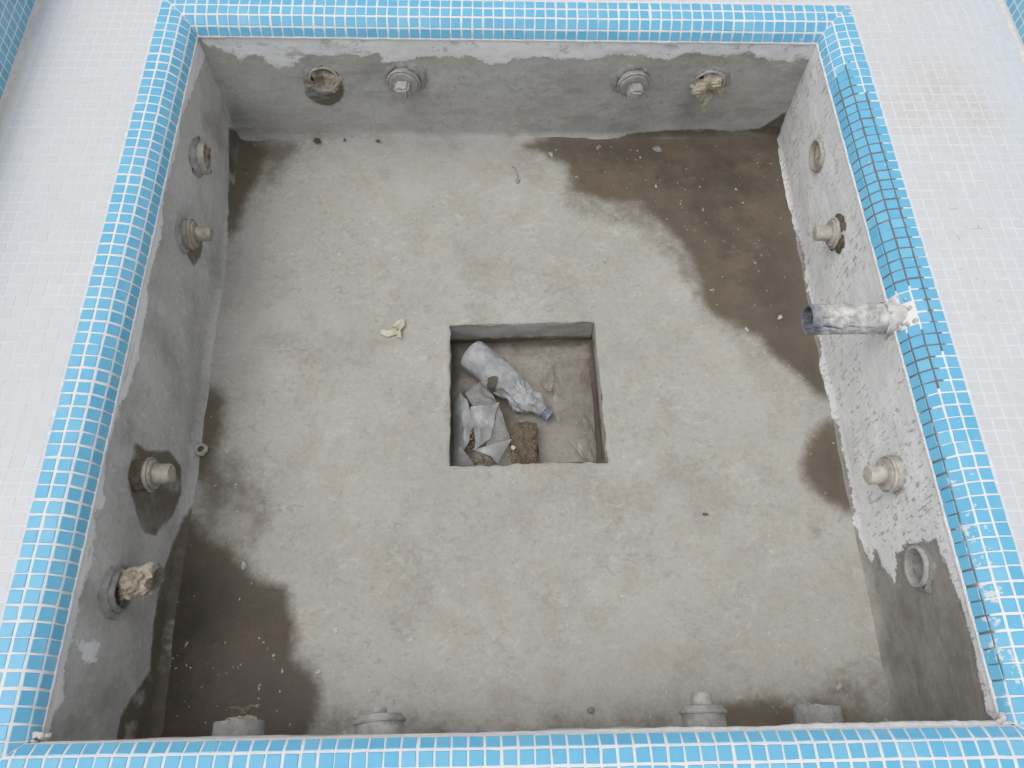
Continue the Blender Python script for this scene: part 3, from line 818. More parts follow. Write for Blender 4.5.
# ------------------------------------------------------------------ deck and the pool walls beside it
DX0, DX1, DY0, DY1 = -1.152, 1.252, -1.0, 2.62
ox0, ox1, oy0, oy1 = -.8560, .8570, -.0830, 1.645
def build_deck():
    zz = ZT - .0003
    verts, faces = [], []
    def rect(x0, y0, x1, y1):
        k = len(verts)
        verts.extend([(x0, y0, zz), (x1, y0, zz), (x1, y1, zz), (x0, y1, zz)]); faces.append((k, k + 1, k + 2, k + 3))
    rect(DX0 - .05, DY0, ox0, DY1); rect(ox1, DY0, DX1 + .05, DY1); rect(ox0, oy1, ox1, DY1); rect(ox0, DY0, ox1, oy0)
    root = mesh_obj('deck', verts, faces, M_DECK, smooth=False)
    tag(root, 'white mosaic deck around the tiled basin edge', kind='structure')
    rng = random.Random(77)
    cells = []
    camp = cam.matrix_world.translation
    Ri = cam.matrix_world.inverted()
    def seen(x, y):
        q = Ri @ Vector((x, y, ZT))
        u, v = q.x / -q.z, q.y / -q.z
        return abs(u) < .655 and abs(v) < .495, -q.z
    for i in range(-60, 60):
        for j in range(-45, 110):
            x = (i + .5) * PITCH; y = (j + .5) * PITCH - .004
            # rows start at the edging on either hand and run with it
            if x > 0: x += .8630 - .0032 * y + .0018 - 33 * PITCH
            else: x += -.8680 + .0070 * y - .0018 + 33 * PITCH
            if not (DX0 + .020 < x < DX1 - .014 and DY0 < y < DY1): continue
            if -.8680 + .0070 * y - .001 - HALF < x < .8630 - .0032 * y + .001 + HALF and -.0880 - HALF < y < 1.6640 - .0110 * x + HALF:
                continue
            s, depth = seen(x, y)
            if y < -.45 or y > 2.3: continue
            cells.append((0 if s else 1, depth, x, y))
    cells.sort()
    rest_v, rest_f = [], []
    for n, (s, depth, x, y) in enumerate(cells):
        me = WHITE_MESHES[rng.randrange(10)]
        M = Matrix.Translation((x + .0012 * fbm(x, y, 0, 5, 2), y + .0012 * fbm(x, y, 6, 5, 2), ZT + rng.uniform(-.0002, .0003))) @ Matrix.Rotation(math.radians(rng.gauss(0, .6)), 4, 'Z') @ Matrix.Rotation(math.radians(rng.gauss(0, .3)), 4, 'X') @ Matrix.Rotation(math.radians(rng.gauss(0, .3)), 4, 'Y')
        if n < 300:
            o = bpy.data.objects.new('tile', me); link(o, root); o.matrix_local = M
        else:
            k = len(rest_v)
            rest_v += [M @ v.co for v in me.vertices]
            rest_f += [tuple(k + a for a in p.vertices) for p in me.polygons]
    o = mesh_obj('tile_field', rest_v, rest_f, M_WHITE, root, smooth=False)
    o['kind'] = 'stuff'
build_deck()

def pool_wall(x, side, label):
    """blue mosaic wall rising beside the deck"""
    hgt, th = .142, .12
    root = empty('pool_wall', (x, .8, ZT - .002), label, 'wall')
    y0, y1 = -1.0, 2.62
    bm = bmesh.new()
    bmesh.ops.create_cube(bm, size=1, matrix=Matrix.Translation((side * (th / 2 + .0007), (y0 + y1) / 2 - .8, hgt / 2 - .02)) @ Matrix.Diagonal((th, y1 - y0, hgt + .04, 1)))
    bm_obj('wall_core', bm, M_GROUT, root, smooth=False)
    # fillet of mortar in the angle
    verts = []
    ns = 200
    for i in range(ns + 1):
        y = y0 + (y1 - y0) * i / ns - .8
        a = .009 + .003 * fbm(y, x, 0, 9, 3)
        verts += [(-side * a, y, .0005), (-side * a * .3, y, .0042), (side * .005, y, a * .9)]
    mesh_obj('mortar_fillet', verts, [(i * 3 + k, (i + 1) * 3 + k, (i + 1) * 3 + k + 1, i * 3 + k + 1) for i in range(ns) for k in range(2)], M_FILLET, root)
    rng = random.Random(int(abs(x) * 1000))
    rest_v, rest_f = [], []
    cand = []
    for r in range(5):
        for k in range(138):
            y = y0 + (k + .5) * PITCH; z = .012 + (r + .5) * PITCH
            cand.append((r, k, y, z))
    n_ind = 0
    Ri = cam.matrix_world.inverted()
    for r, k, y, z in cand:
        M = Matrix(((0, 0, -side, -side * .0002 + .001 * fbm(y, z, 0, 6, 2) * 0), (side * -1, 0, 0, y - .8 + .0012 * fbm(y, z, 3, 5, 2)), (0, 1, 0, z), (0, 0, 0, 1)))
        M = M @ Matrix.Rotation(math.radians(rng.gauss(0, .7)), 4, 'Z') @ Matrix.Rotation(math.radians(rng.gauss(0, .6)), 4, 'X')
        me = POOL_MESHES[rng.randrange(6)]
        q = Ri @ Vector((x, y, z + ZT))
        if abs(q.x / q.z) < .66 and abs(q.y / q.z) < .5 and n_ind < 300:
            o = bpy.data.objects.new('tile', me); link(o, root); o.matrix_local = M; n_ind += 1
        else:
            b = len(rest_v)
            rest_v += [M @ v.co for v in me.vertices]
            rest_f += [tuple(b + a for a in p.vertices) for p in me.polygons]
    o = mesh_obj('tile_field', rest_v, rest_f, M_POOLBLUE, root, smooth=False)
    o['kind'] = 'stuff'
M_FILLET = mortar_material('beige_fillet', (.62, .60, .57), (.72, .70, .675), (.52, .48, .43), 30)
pool_wall(-1.150, -1, 'blue mosaic pool wall in the top left corner, beyond the white deck')
pool_wall(1.250, 1, 'blue mosaic pool wall in the top right corner, beyond the white deck')

# ------------------------------------------------------------------ fittings in the walls
def lathe(prof, seg=32, jit=0.0, seed=0, closed_top=True, closed_bot=False):
    bm = bmesh.new()
    rings = []
    for r, z in prof:
        rg = []
        for i in range(seg):
            a = 2 * PI * i / seg
            rr = r * (1 + jit * fbm(math.cos(a) * 1.5, math.sin(a) * 1.5, z * 40 + seed, 1.3, 3))
            zz = z + jit * .012 * fbm(math.cos(a), math.sin(a), seed + 5, 2.2, 3)
            rg.append(bm.verts.new((rr * math.cos(a), rr * math.sin(a), zz)))
        rings.append(rg)
    for a, b in zip(rings[:-1], rings[1:]):
        for i in range(seg):
            bm.faces.new((a[i], a[(i + 1) % seg], b[(i + 1) % seg], b[i]))
    if closed_top: bm.faces.new(rings[-1])
    if closed_bot: bm.faces.new(list(reversed(rings[0])))
    return bm

def flat_bm(name, bm, mat, parent, angle=35):
    o = bm_obj(name, bm, mat, parent)
    o.data.set_sharp_from_angle(angle=math.radians(angle))
    return o

def fitting_matrix(pos, axis, roll=0, tilt=(0, 0)):
    ax = Vector(axis).normalized()
    up = Vector((0, 0, 1))
    xx = up.cross(ax).normalized()
    yy = ax.cross(xx)
    M = Matrix((xx, yy, ax)).transposed().to_4x4()
    M.translation = pos
    return M @ Matrix.Rotation(math.radians(tilt[0]), 4, 'X') @ Matrix.Rotation(math.radians(tilt[1]), 4, 'Y') @ Matrix.Rotation(math.radians(roll), 4, 'Z')

def square_stub(w, z0, z1, taper=.92, rnd=.15):
    bm = bmesh.new()
    res = bmesh.ops.create_cube(bm, size=1)
    for v in bm.verts:
        k = taper if v.co.z > 0 else 1
        v.co = Vector((v.co.x * w * k, v.co.y * w * k, z0 if v.co.z < 0 else z1))
    bmesh.ops.bevel(bm, geom=list(bm.edges), offset=w * rnd, segments=2, affect='EDGES')
    return bm

def crust(root, R, mat, seed, amt=1.0):
    """ragged mortar packed round a fitting where it leaves the wall"""
    seg = 56
    verts, faces = [], []
    prof = [(.92, .004), (1.02, .0065), (1.12, .005), (1.26, .001), (1.42, -.006)]
    for i in range(seg):
        a = 2 * PI * i / seg
        g = 1 + amt * (.22 * fbm(math.cos(a), math.sin(a), seed, 1.6, 4) + .10 * fbm(math.cos(a), math.sin(a), seed + 7, 5, 3))
        for k, (r, z) in enumerate(prof):
            rr = R * (1 + (r - 1) * g * (1 + .3 * amt * fbm(math.cos(a) * 3, math.sin(a) * 3, seed + k, 2, 2)))
            verts.append((rr * math.cos(a), rr * math.sin(a), z * (1 + .9 * fbm(math.cos(a) * 2, math.sin(a) * 2, seed + k * .3, 2.2, 3))))
    m = len(prof)
    for i in range(seg):
        j = (i + 1) % seg
        for k in range(m - 1): faces.append((i * m + k, i * m + k + 1, j * m + k + 1, j * m + k))
    o = mesh_obj('mortar_crust', verts, faces, mat, root)
    return o

def plug(M, label, mat, R=.0385, base=.014, stub='round', slen=.036, seed=0, stub_r=.0185, rim=None, cmat=None, crustm=None):
    root = empty('pipe_plug', None, label, 'plug', 'capped pipe plugs in the basin walls', M)
    flat_bm('collar', lathe([(R * .94, -.02), (R * .94, base * .3), (R * .90, base)], jit=.05, seed=seed, closed_top=False), cmat or mat, root)
    flat_bm('flange', lathe([(R * .86, base - .002), (R * .99, base - .001), (R * 1.03, base + .0025), (R * .99, base + .006), (R * .93, base + .0065), (R * .91, base + .0045), (R * .88, base + .0055), (R * .86, base + .011), (R * .78, base + .0125)], jit=.035, seed=seed + 1), mat, root, 28)
    z0 = base + .011
    if stub == 'round':
        bm = lathe([(stub_r * 1.02, z0), (stub_r, z0 + slen * .5), (stub_r * .97, z0 + slen - .003), (stub_r * .86, z0 + slen)], seg=26, jit=.05, seed=seed + 2)
    else:
        bm = square_stub(stub_r * 1.85, z0 - .002, z0 + slen)
    flat_bm('stub', bm, mat, root)
    if crustm: crust(root, R, crustm, seed * 3.7)
    if rim:
        bm = lathe([(R * .9, -.004), (R * 1.28, -.002), (R * 1.24, .006), (R * .95, .010)], seg=44, jit=.30, seed=seed + 9, closed_top=False)
        flat_bm('broken_edge', bm, rim, root, 60)
    return root

def socket(M, label, R=.041, proud=.012, seed=0, mat=None, rim=None, jit=.05, crustm=None):
    root = empty('pipe_socket', None, label, 'pipe socket', 'open pipe sockets in the basin walls', M)
    mat = mat or M_RING
    ri = R * .83
    flat_bm('sleeve', lathe([(ri, -.040), (ri, proud - .003), (ri * 1.04, proud), (R * .97, proud), (R, proud - .003), (R, -.02)], seg=40, jit=jit, seed=seed, closed_top=False), mat, root, 40)
    flat_bm('socket_bottom', lathe([(ri * 1.01, -.034), (ri * .5, -.031), (.002, -.033)], seg=24, jit=.1, seed=seed + 3), M_DARK, root)
    if crustm: crust(root, R, crustm, seed * 3.7)
    if rim:
        bm = lathe([(R * .95, -.004), (R * 1.22, -.003), (R * 1.18, .004), (R * .98, .007)], seg=44, jit=.22, seed=seed + 9, closed_top=False)
        flat_bm('broken_edge', bm, rim, root, 60)
    return root

def paper_wad(M, label, seed, size, mat=None, flaps=2):
    root = empty('crumpled_paper', None, label, 'paper', 'paper wads stuffed into the pipe sockets', M)
    mat = mat or M_PAPER
    bm = crumple_bm(seed, *size, sub=4)
    bm_obj('wad', bm, mat, root, smooth=False)
    rng = random.Random(seed + 50)
    for f in range(flaps):
        a = rng.uniform(0, 2 * PI)
        bm = bmesh.new()
        n = 7
        L, W = size[0] * rng.uniform(.75, 1.05), size[1] * rng.uniform(.45, .75)
        g = []
        for i in range(n):
            row = []
            for j in range(5):
                u, w = i / (n - 1), j / 4 - .5
                fold = abs(((u * 2.6 + w) % 1) - .5) * .25
                z = size[2] * (.75 + .5 * u * rng.uniform(.85, 1.15) - 1.1 * (u - .5) ** 2 + fold * .8 + .35 * abs(w))
                row.append(bm.verts.new((u * L * 1.0, w * W * (1.2 - .5 * u) + .003 * rng.uniform(-1, 1), z)))
            g.append(row)
        for i in range(n - 1):
            for j in range(4):
                bm.faces.new((g[i][j], g[i + 1][j], g[i + 1][j + 1], g[i][j + 1]))
        ex = bmesh.ops.solidify(bm, geom=bm.faces[:], thickness=.0009)
        bmesh.ops.rotate(bm, verts=bm.verts, cent=(0, 0, 0), matrix=Matrix.Rotation(a, 3, 'Z'))
        bm_obj('flap', bm, mat, root, smooth=False)
    return root

def on_left(y, z=JZ):
    a = (y - BL[1]) / (TL[1] - BL[1]); k = -z / H
    return Vector(((BL[0] + (TL[0] - BL[0]) * a) * (1 - k) + (FBL[0] + (FTL[0] - FBL[0]) * a) * k, y, z))
def on_right(y, z=JZ):
    a = (y - BR[1]) / (TR[1] - BR[1]); k = -z / H
    return Vector(((BR[0] + (TR[0] - BR[0]) * a) * (1 - k) + (FBR[0] + (FTR[0] - FBR[0]) * a) * k, y, z))
def on_back(x, z=JZ):
    a = (x - TL[0]) / (TR[0] - TL[0]); k = -z / H
    return Vector((x, (TL[1] + (TR[1] - TL[1]) * a) * (1 - k) + (FTL[1] + (FTR[1] - FTL[1]) * a) * k, z))
def on_front(x, z=JZ):
    return Vector((x, -.003 + .003 * (x + .78) / 1.56, z))

AXB, AXL, AXR, AXF = (0, -1, 0), (1, 0, 0), (-1, 0, 0), (0, 1, 0)
# far wall, left to right
Mx = fitting_matrix(on_back(-.489), AXB, 10, (-6, 8)); socket(Mx, 'open grey socket with torn paper inside, leftmost fitting of the far wall', R=.039, proud=.010, seed=1, crustm=M_GREYMORTAR)
paper_wad(Mx @ Matrix.Translation((0, .002, -.004)), 'brown torn paper sunk in the leftmost socket of the far wall', 21, (.044, .041, .024), M_TANPAPER, 2)
plug(fitting_matrix(on_back(-.277), AXB, 4, (3, -4)), 'grey plug with a square stub, second fitting from the left on the far wall', M_PLUGG, R=.044, base=.014, stub='square', slen=.034, stub_r=.0215, seed=2, crustm=M_CR)
plug(fitting_matrix(on_back(.329), AXB, -8, (4, 6)), 'pale grey double rimmed plug with square stub, third from the left on the far wall', M_PLUGG, R=.043, base=.014, stub='square', slen=.034, stub_r=.020, seed=3, crustm=M_CR)
Mx = fitting_matrix(on_back(.536), AXB, 20, (2, -3)); socket(Mx, 'socket with a blue grey rim, rightmost fitting of the far wall', R=.042, proud=.012, seed=4, crustm=M_CR)
paper_wad(Mx @ Matrix.Translation((-.002, -.004, .008)), 'cream paper wad bulging from the rightmost socket of the far wall', 22, (.042, .040, .034), M_PAPER, 3)
# left wall, far to near
Mx = fitting_matrix(on_left(1.318), AXL, 0, (3, 4)); socket(Mx, 'pale ringed socket at the far end of the left wall', R=.038, proud=.022, seed=5, mat=M_PLUG, crustm=M_CR)
paper_wad(Mx @ Matrix.Translation((0, 0, .016)), 'greyish mortared paper filling the farthest socket of the left wall', 23, (.034, .036, .016), M_TANPAPER, 1)
plug(fitting_matrix(on_left(1.085), AXL, 0, (2, 3)), 'dusty plug with round stub above a short wet drip, left wall', M_PLUGB, R=.036, base=.018, slen=.036, seed=6, stub_r=.017, crustm=M_CR)
plug(fitting_matrix(on_left(.488), AXL, 0, (-4, 2)), 'round stub plug within the large dark wet patch of the left wall', M_PLUGB, R=.0345, base=.026, slen=.034, seed=7, stub_r=.0205, cmat=M_BROWNMORTAR)
Mx = fitting_matrix(on_left(.257), AXL, 0, (0, 3)); socket(Mx, 'mortar crusted socket nearest the camera on the left wall', R=.040, proud=.016, seed=8, mat=M_GREYMORTAR, jit=.12, crustm=M_CR)
paper_wad(Mx @ Matrix.Translation((.006, .004, .026)), 'big tan paper wad sticking out of the nearest socket of the left wall', 24, (.050, .046, .042), M_DUSTPAPER, 3)
# right wall, far to near
Mx = fitting_matrix(on_right(1.325), AXR, 0, (2, 2)); socket(Mx, 'cream ringed socket at the far end of the white right wall', R=.040, proud=.014, seed=9, mat=M_PLUG, crustm=M_CRW)
paper_wad(Mx @ Matrix.Translation((.0, 0, .004)), 'grey brown filling pressed into the farthest socket of the right wall', 25, (.039, .040, .013), M_TANPAPER, 0)
plug(fitting_matrix(on_right(1.082), AXR, 0, (2, -2)), 'cream plug with round stub in a broken brown hole, right wall beyond the pipe', M_PLUG, R=.037, base=.012, slen=.036, seed=10, stub_r=.0185, rim=M_BROWNMORTAR, crustm=M_CRW)
plug(fitting_matrix(on_right(.470), AXR, 0, (-3, 2)), 'cream plug with round stub and thick collar, below the pipe on the right wall', M_PLUG, R=.038, base=.022, slen=.034, seed=11, stub_r=.020, rim=None, crustm=M_CRW)
Mx = fitting_matrix(on_right(.278), AXR, 0, (0, -2)); socket(Mx, 'open rust stained socket nearest the camera on the right wall', R=.041, proud=.014, seed=12, mat=M_RING, rim=M_GREYMORTAR)
for k_, (dx_, dy_, mm_) in enumerate(((-.006, .012, 'M_GREYMORTAR'), (.008, -.010, 'M_RUST'), (-.010, -.012, 'M_GREYMORTAR'))):
    bm_ = crumple_bm(150 + k_, .020, .018, .010, k=.4, sub=3)
    bmesh.ops.translate(bm_, verts=bm_.verts, vec=(dx_, dy_, -.022))
    root_ = [o_ for o_ in C.objects if o_.get('label', '').startswith('open rust')][0]
    bm_obj('mortar_lump', bm_, globals()[mm_], root_, smooth=False)
# near wall, left to right
Mx = fitting_matrix(on_front(-.510), AXF, 0, (0, 2)); socket(Mx, 'grey mortared socket at the left end of the near wall', R=.043, proud=.027, seed=13, mat=M_GREYMORTAR, jit=.10)
paper_wad(Mx @ Matrix.Translation((-.008, -.006, .027)), 'tan paper wad showing over the left socket of the near wall', 26, (.036, .036, .020), M_DUSTPAPER, 2)
plug(fitting_matrix(on_front(-.262), AXF, 12, (2, 4)), 'flat grey plug with slim stub, left of the two plugs on the near wall', M_PLUGG, R=.047, base=.019, slen=.015, seed=14, stub_r=.014)
plug(fitting_matrix(on_front(.318), AXF, 0, (0, -1)), 'double rimmed grey plug with broad stub, on the near wall at the right', M_PLUGG, R=.042, base=.021, slen=.024, seed=15, stub_r=.019)
Mx = fitting_matrix(on_front(.527), AXF, 0, (-4, -3)); socket(Mx, 'broken grey mortared socket at the right end of the near wall', R=.042, proud=.030, seed=16, mat=M_GREYMORTAR, jit=.12)
paper_wad(Mx @ Matrix.Translation((.0, 0, .026)), 'grey hardened filling in the right socket of the near wall', 27, (.034, .034, .012), M_RING, 0)

# ------------------------------------------------------------------ the pipe through the right edging
def build_pipe():
    root = empty('pipe', None, 'mortar smeared grey blue plastic pipe sticking out over the right wall', 'pipe', None,
                 fitting_matrix(Vector((.812, PIPE_Y + .004, PIPE_Z)), (-1, -.012, .0)))
    r, L = .0315, .212
    bm = bmesh.new()
    flat_bm('tube', lathe([(r - .0035, L - .10), (r - .0033, L - .001), (r - .001, L), (r, L - .002), (r * 1.01, L - .06), (r * 1.005, .08), (r, -.03)], seg=48, jit=.035, seed=31, closed_top=False), M_PIPE, root, 50)
    flat_bm('tube_inside', lathe([(r - .0036, L - .11), (r - .0034, L - .004)], seg=40, closed_top=False, closed_bot=True), M_DARKPIPE, root, 50)
    flat_bm('mortar_collar', lathe([(r * 1.03, .055), (r * 1.06, .030), (r * 1.10, .012), (r * 1.14, .0), (r * 1.10, -.010), (r * .9, -.018), (r * .5, -.020)], seg=40, jit=.12, seed=33, closed_top=True), M_COLLAR, root, 70)
    rngp = random.Random(3)
    for k in range(11):      # broken mortar round the hole
        a = 2 * PI * k / 11 + rngp.uniform(-.2, .2)
        q = rngp.uniform(.004, .008)
        bm = crumple_bm(80 + k, q * 1.3, q, q * .8, k=.4, sub=3)
        bmesh.ops.translate(bm, verts=bm.verts, vec=(r * rngp.uniform(.98, 1.18) * math.cos(a), r * rngp.uniform(.98, 1.15) * math.sin(a), rngp.uniform(-.008, .014)))
        bm_obj('mortar_lump', bm, M_COLLAR, root)
    inv = root.matrix_world.inverted() if False else fitting_matrix(Vector((.812, PIPE_Y + .004, PIPE_Z)), (-1, -.012, .0)).inverted()
    for k in range(15):      # and more, left in the gap where the tiles are missing
        o_ = rngp.uniform(.000, .026)
        zz = .006 + 1.75 * o_ if o_ < .0229 else .045
        c = inv @ Vector((.7755 + o_, PIPE_Y + rngp.uniform(-.034, .036), min(zz, .044) - .002))
        q = rngp.uniform(.004, .007)
        bm = crumple_bm(120 + k, q * 1.2, q * 1.2, q * .9, k=.4, sub=3)
        bmesh.ops.translate(bm, verts=bm.verts, vec=c)
        bm_obj('mortar_lump', bm, M_COLLAR, root)
    bm = crumple_bm(41, .008, .006, .007, k=.4, sub=2)
    bmesh.ops.translate(bm, verts=bm.verts, vec=(.004, -r - .003, L - .012))
    bm_obj('mortar_drip', bm, M_PAPER, root, smooth=False)
n_ = NT('pipe_inside'); M_DARKPIPE = n_.done(n_.mix(n_.ramp(n_.noise(40, 5), .4, .65), (.10, .105, .12), (.20, .20, .21)), .6, spec=.3)
build_pipe()

# ------------------------------------------------------------------ rubbish in the drain pit
ZB = -H - PIT_D
def build_bottle():
    a, b = Vector((-.112, .921, -.418)), Vector((.092, .745, -.440))
    ax = (b - a).normalized()
    yy = Vector((0, 0, 1)).cross(ax).normalized(); xx = yy.cross(ax)
    M = Matrix((xx, yy, ax)).transposed().to_4x4(); M.translation = a
    root = empty('plastic_bottle', None, 'crushed dusty plastic bottle lying across the drain pit', 'bottle', None, M)
    L = (b - a).length
    grow = 1.13
    prof = [(.004, .0), (.026, -.001), (.036, .004), (.0405, .012), (.042, .035), (.0405, .070), (.042, .085), (.0405, .095), (.0415, .115), (.037, .140), (.031, .158), (.034, .172), (.036, .190), (.033, .210), (.026, .228), (.019, .242), (.0155, .250)]
    seg = 44
    pp = []
    for (r0, z0), (r1, z1) in zip(prof[:-1], prof[1:]):
        for k in range(3): pp.append(((r0 + (r1 - r0) * k / 3) * (grow if z0 < .22 else 1), z0 + (z1 - z0) * k / 3))
    pp.append(prof[-1])
    bm = lathe(pp, seg=seg, closed_top=False, closed_bot=True)
    for v in bm.verts:
        z = v.co.z
        c = max(0, min(1, (z - .09) / .09)) * max(0, min(1, (.245 - z) / .03))
        ang = math.atan2(v.co.y, v.co.x)
        d = Vector((v.co.x, v.co.y, 0))
        cr = abs(noise.noise(Vector((math.cos(ang) * 1.5, math.sin(ang) * 1.5, z * 19 + 3)))) * 1.5 + .5 * abs(noise.noise(Vector((math.cos(ang) * 3, math.sin(ang) * 3, z * 60))))
        k = 1 - c * (.42 * cr) - (.10 * cr * (1 - c)) - (.035 if (.066 < z < .078) else 0)
        flat = 1 - .20 * c
        v.co.x = d.x * k * flat; v.co.y = d.y * k * (1 + .12 * c)
        v.co.y += c * .006 * math.sin(z * 60)
    flat_bm('body', bm, M_BOTTLE, root, 16)
    t0 = .2485
    th = [(.0150, t0), (.0185, t0 + .001), (.0185, t0 + .004), (.0148, t0 + .005)]
    z = t0 + .006
    for _ in range(3): th += [(.0145, z), (.0165, z + .001), (.0165, z + .0025), (.0145, z + .0035)]; z += .0045
    th += [(.0142, z + .004), (.0122, z + .004), (.0118, t0)]
    flat_bm('neck', lathe(th, seg=30, closed_top=False), M_NECK, root, 30)
build_bottle()

def film(name, pts, tris, mat, parent=None, cuts=3, amp=.0035, seed=0, scale=30, thick=.0006, ragged=.5):
    """a crumpled sheet: coarse folds by hand, subdivided and wrinkled, with its own thickness"""
    bm = bmesh.new()
    vs = [bm.verts.new(p) for p in pts]
    for t in tris: bm.faces.new([vs[i] for i in t])
    bmesh.ops.subdivide_edges(bm, edges=bm.edges[:], cuts=cuts, use_grid_fill=True)
    bmesh.ops.triangulate(bm, faces=bm.faces[:])
    for v in bm.verts:
        p = v.co
        a = 1 - abs(noise.noise(Vector((p.x * scale + seed, p.y * scale, p.z * scale)))) * 2
        b = 1 - abs(noise.noise(Vector((p.x * scale * 2.3, p.y * scale * 2.3 + seed, 3)))) * 2
        f = noise.noise(Vector((p.x * scale * .55 + seed * 3, p.y * scale * .55, 8)))
        g = noise.noise(Vector((p.y * scale * .8, p.x * scale * .8 + seed, 2)))
        crease = (abs(f * 5 % 1 - .5) - .25) * 1.6 + (abs(g * 3 % 1 - .5) - .25)
        v.co = p + Vector((amp * ragged * (g + .5 * b), amp * ragged * (f + .5 * a), amp * (.6 * a + .3 * b + crease)))
    bmesh.ops.solidify(bm, geom=bm.faces[:], thickness=thick)
    return flat_bm(name, bm, mat, parent, 22)

def build_bag():
    z = ZB
    root = empty('plastic_bag', (-.09, .71, z), 'torn cloudy plastic bag of gravel in the lower left of the drain pit', 'bag')
    o = Vector((-.09, .71, z))
    def q(x, y, h): return Vector((x, y, z + h)) - o
    # outer slack of the bag
    film('bag_side', [q(-.153, .795, .010), q(-.132, .811, .030), q(-.116, .784, .046), q(-.104, .708, .052), q(-.112, .678, .048), q(-.126, .657, .044), q(-.152, .641, .012), q(-.156, .717, .010), q(-.133, .735, .050)],
         [(0, 1, 8), (1, 2, 8), (2, 3, 8), (3, 4, 8), (4, 5, 8), (5, 6, 8), (6, 7, 8), (7, 0, 8)], M_BAG, root, cuts=5, amp=.005, seed=2, scale=16, ragged=1.3)
    film('bag_back', [q(-.126, .809, .030), q(-.085, .842, .026), q(-.074, .836, .026), q(-.052, .796, .034), q(-.045, .770, .050), q(-.104, .762, .054), q(-.093, .796, .050)],
         [(0, 1, 6), (1, 2, 6), (2, 3, 6), (3, 4, 6), (4, 5, 6), (5, 0, 6)], M_BAGCLEAR, root, cuts=5, amp=.004, seed=5, scale=14, ragged=1.3)
    film('bag_flap', [q(-0.106, 0.754, 0.060), q(-0.074, 0.753, 0.074), q(-0.040, 0.769, 0.056), q(-0.052, 0.715, 0.066), q(-0.066, 0.672, 0.060), q(-0.099, 0.642, 0.058), q(-0.086, 0.693, 0.078)],
         [(0, 1, 6), (1, 2, 3), (1, 3, 6), (3, 4, 6), (4, 5, 6), (5, 0, 6)], M_BAG, root, cuts=5, amp=.0048, seed=9, scale=18, ragged=1.3)
    film('bag_flap', [q(-0.041, 0.769, 0.050), q(-0.053, 0.719, 0.058), q(-0.067, 0.673, 0.052), q(-0.075, 0.649, 0.048), q(-0.011, 0.670, 0.044), q(-0.027, 0.723, 0.048)],
         [(0, 1, 5), (1, 2, 4), (1, 4, 5), (2, 3, 4)], M_BAGCLEAR, root, cuts=5, amp=.005, seed=19, scale=16, ragged=1.3)
    film('bag_flap', [q(-.104, .646, .052), q(-.062, .650, .060), q(-.006, .670, .056), q(-.025, .644, .048), q(-.045, .615, .032), q(-.058, .627, .046)],
         [(0, 1, 5), (1, 2, 3), (1, 3, 5), (3, 4, 5)], M_BAG, root, cuts=5, amp=.003, seed=12, scale=14, ragged=1.3)
    film('bag_mouth', [q(-.153, .655, .026), q(-.136, .656, .046), q(-.112, .629, .042), q(-.096, .609, .024), q(-.153, .609, .010)],
         [(0, 1, 4), (1, 2, 4), (2, 3, 4)], M_BAG, root, cuts=5, amp=.004, seed=15, scale=14, ragged=1.3)
    # gravel held by the bag, more than one could count
    rngb = random.Random(5)
    V, F = [], []
    base = crumple_bm(3, 1, 1, .8, k=.4, sub=1)
    base.verts.ensure_lookup_table()
    bv = [v.co.copy() for v in base.verts]; bf = [tuple(v.index for v in f.verts) for f in base.faces]
    base.free()
    for (cx, cy, rx, ry, hz, cnt) in ((-.112, .690, .018, .034, .050, 160), (-.074, .630, .026, .018, .034, 150), (-.118, .632, .02, .02, .030, 60), (-.082, .800, .028, .026, .034, 110), (-.05, .690, .026, .03, .030, 120)):
        for _ in range(cnt):
            a, r = rngb.uniform(0, 2 * PI), math.sqrt(rngb.random())
            s = rngb.uniform(.0016, .0042)
            c = q(cx + rx * r * math.cos(a), cy + ry * r * math.sin(a), hz * (1 - r * r * .8) * rngb.uniform(.75, 1.05) + .004)
            Rm = Matrix.Rotation(rngb.uniform(0, 6), 3, 'Z') @ Matrix.Rotation(rngb.uniform(0, 6), 3, 'X')
            k = len(V)
            V += [c + Rm @ (v * s) for v in bv]; F += [tuple(k + i for i in f) for f in bf]
    g = mesh_obj('gravel', V, F, M_GRAVEL, root, smooth=False); g['kind'] = 'stuff'
build_bag()

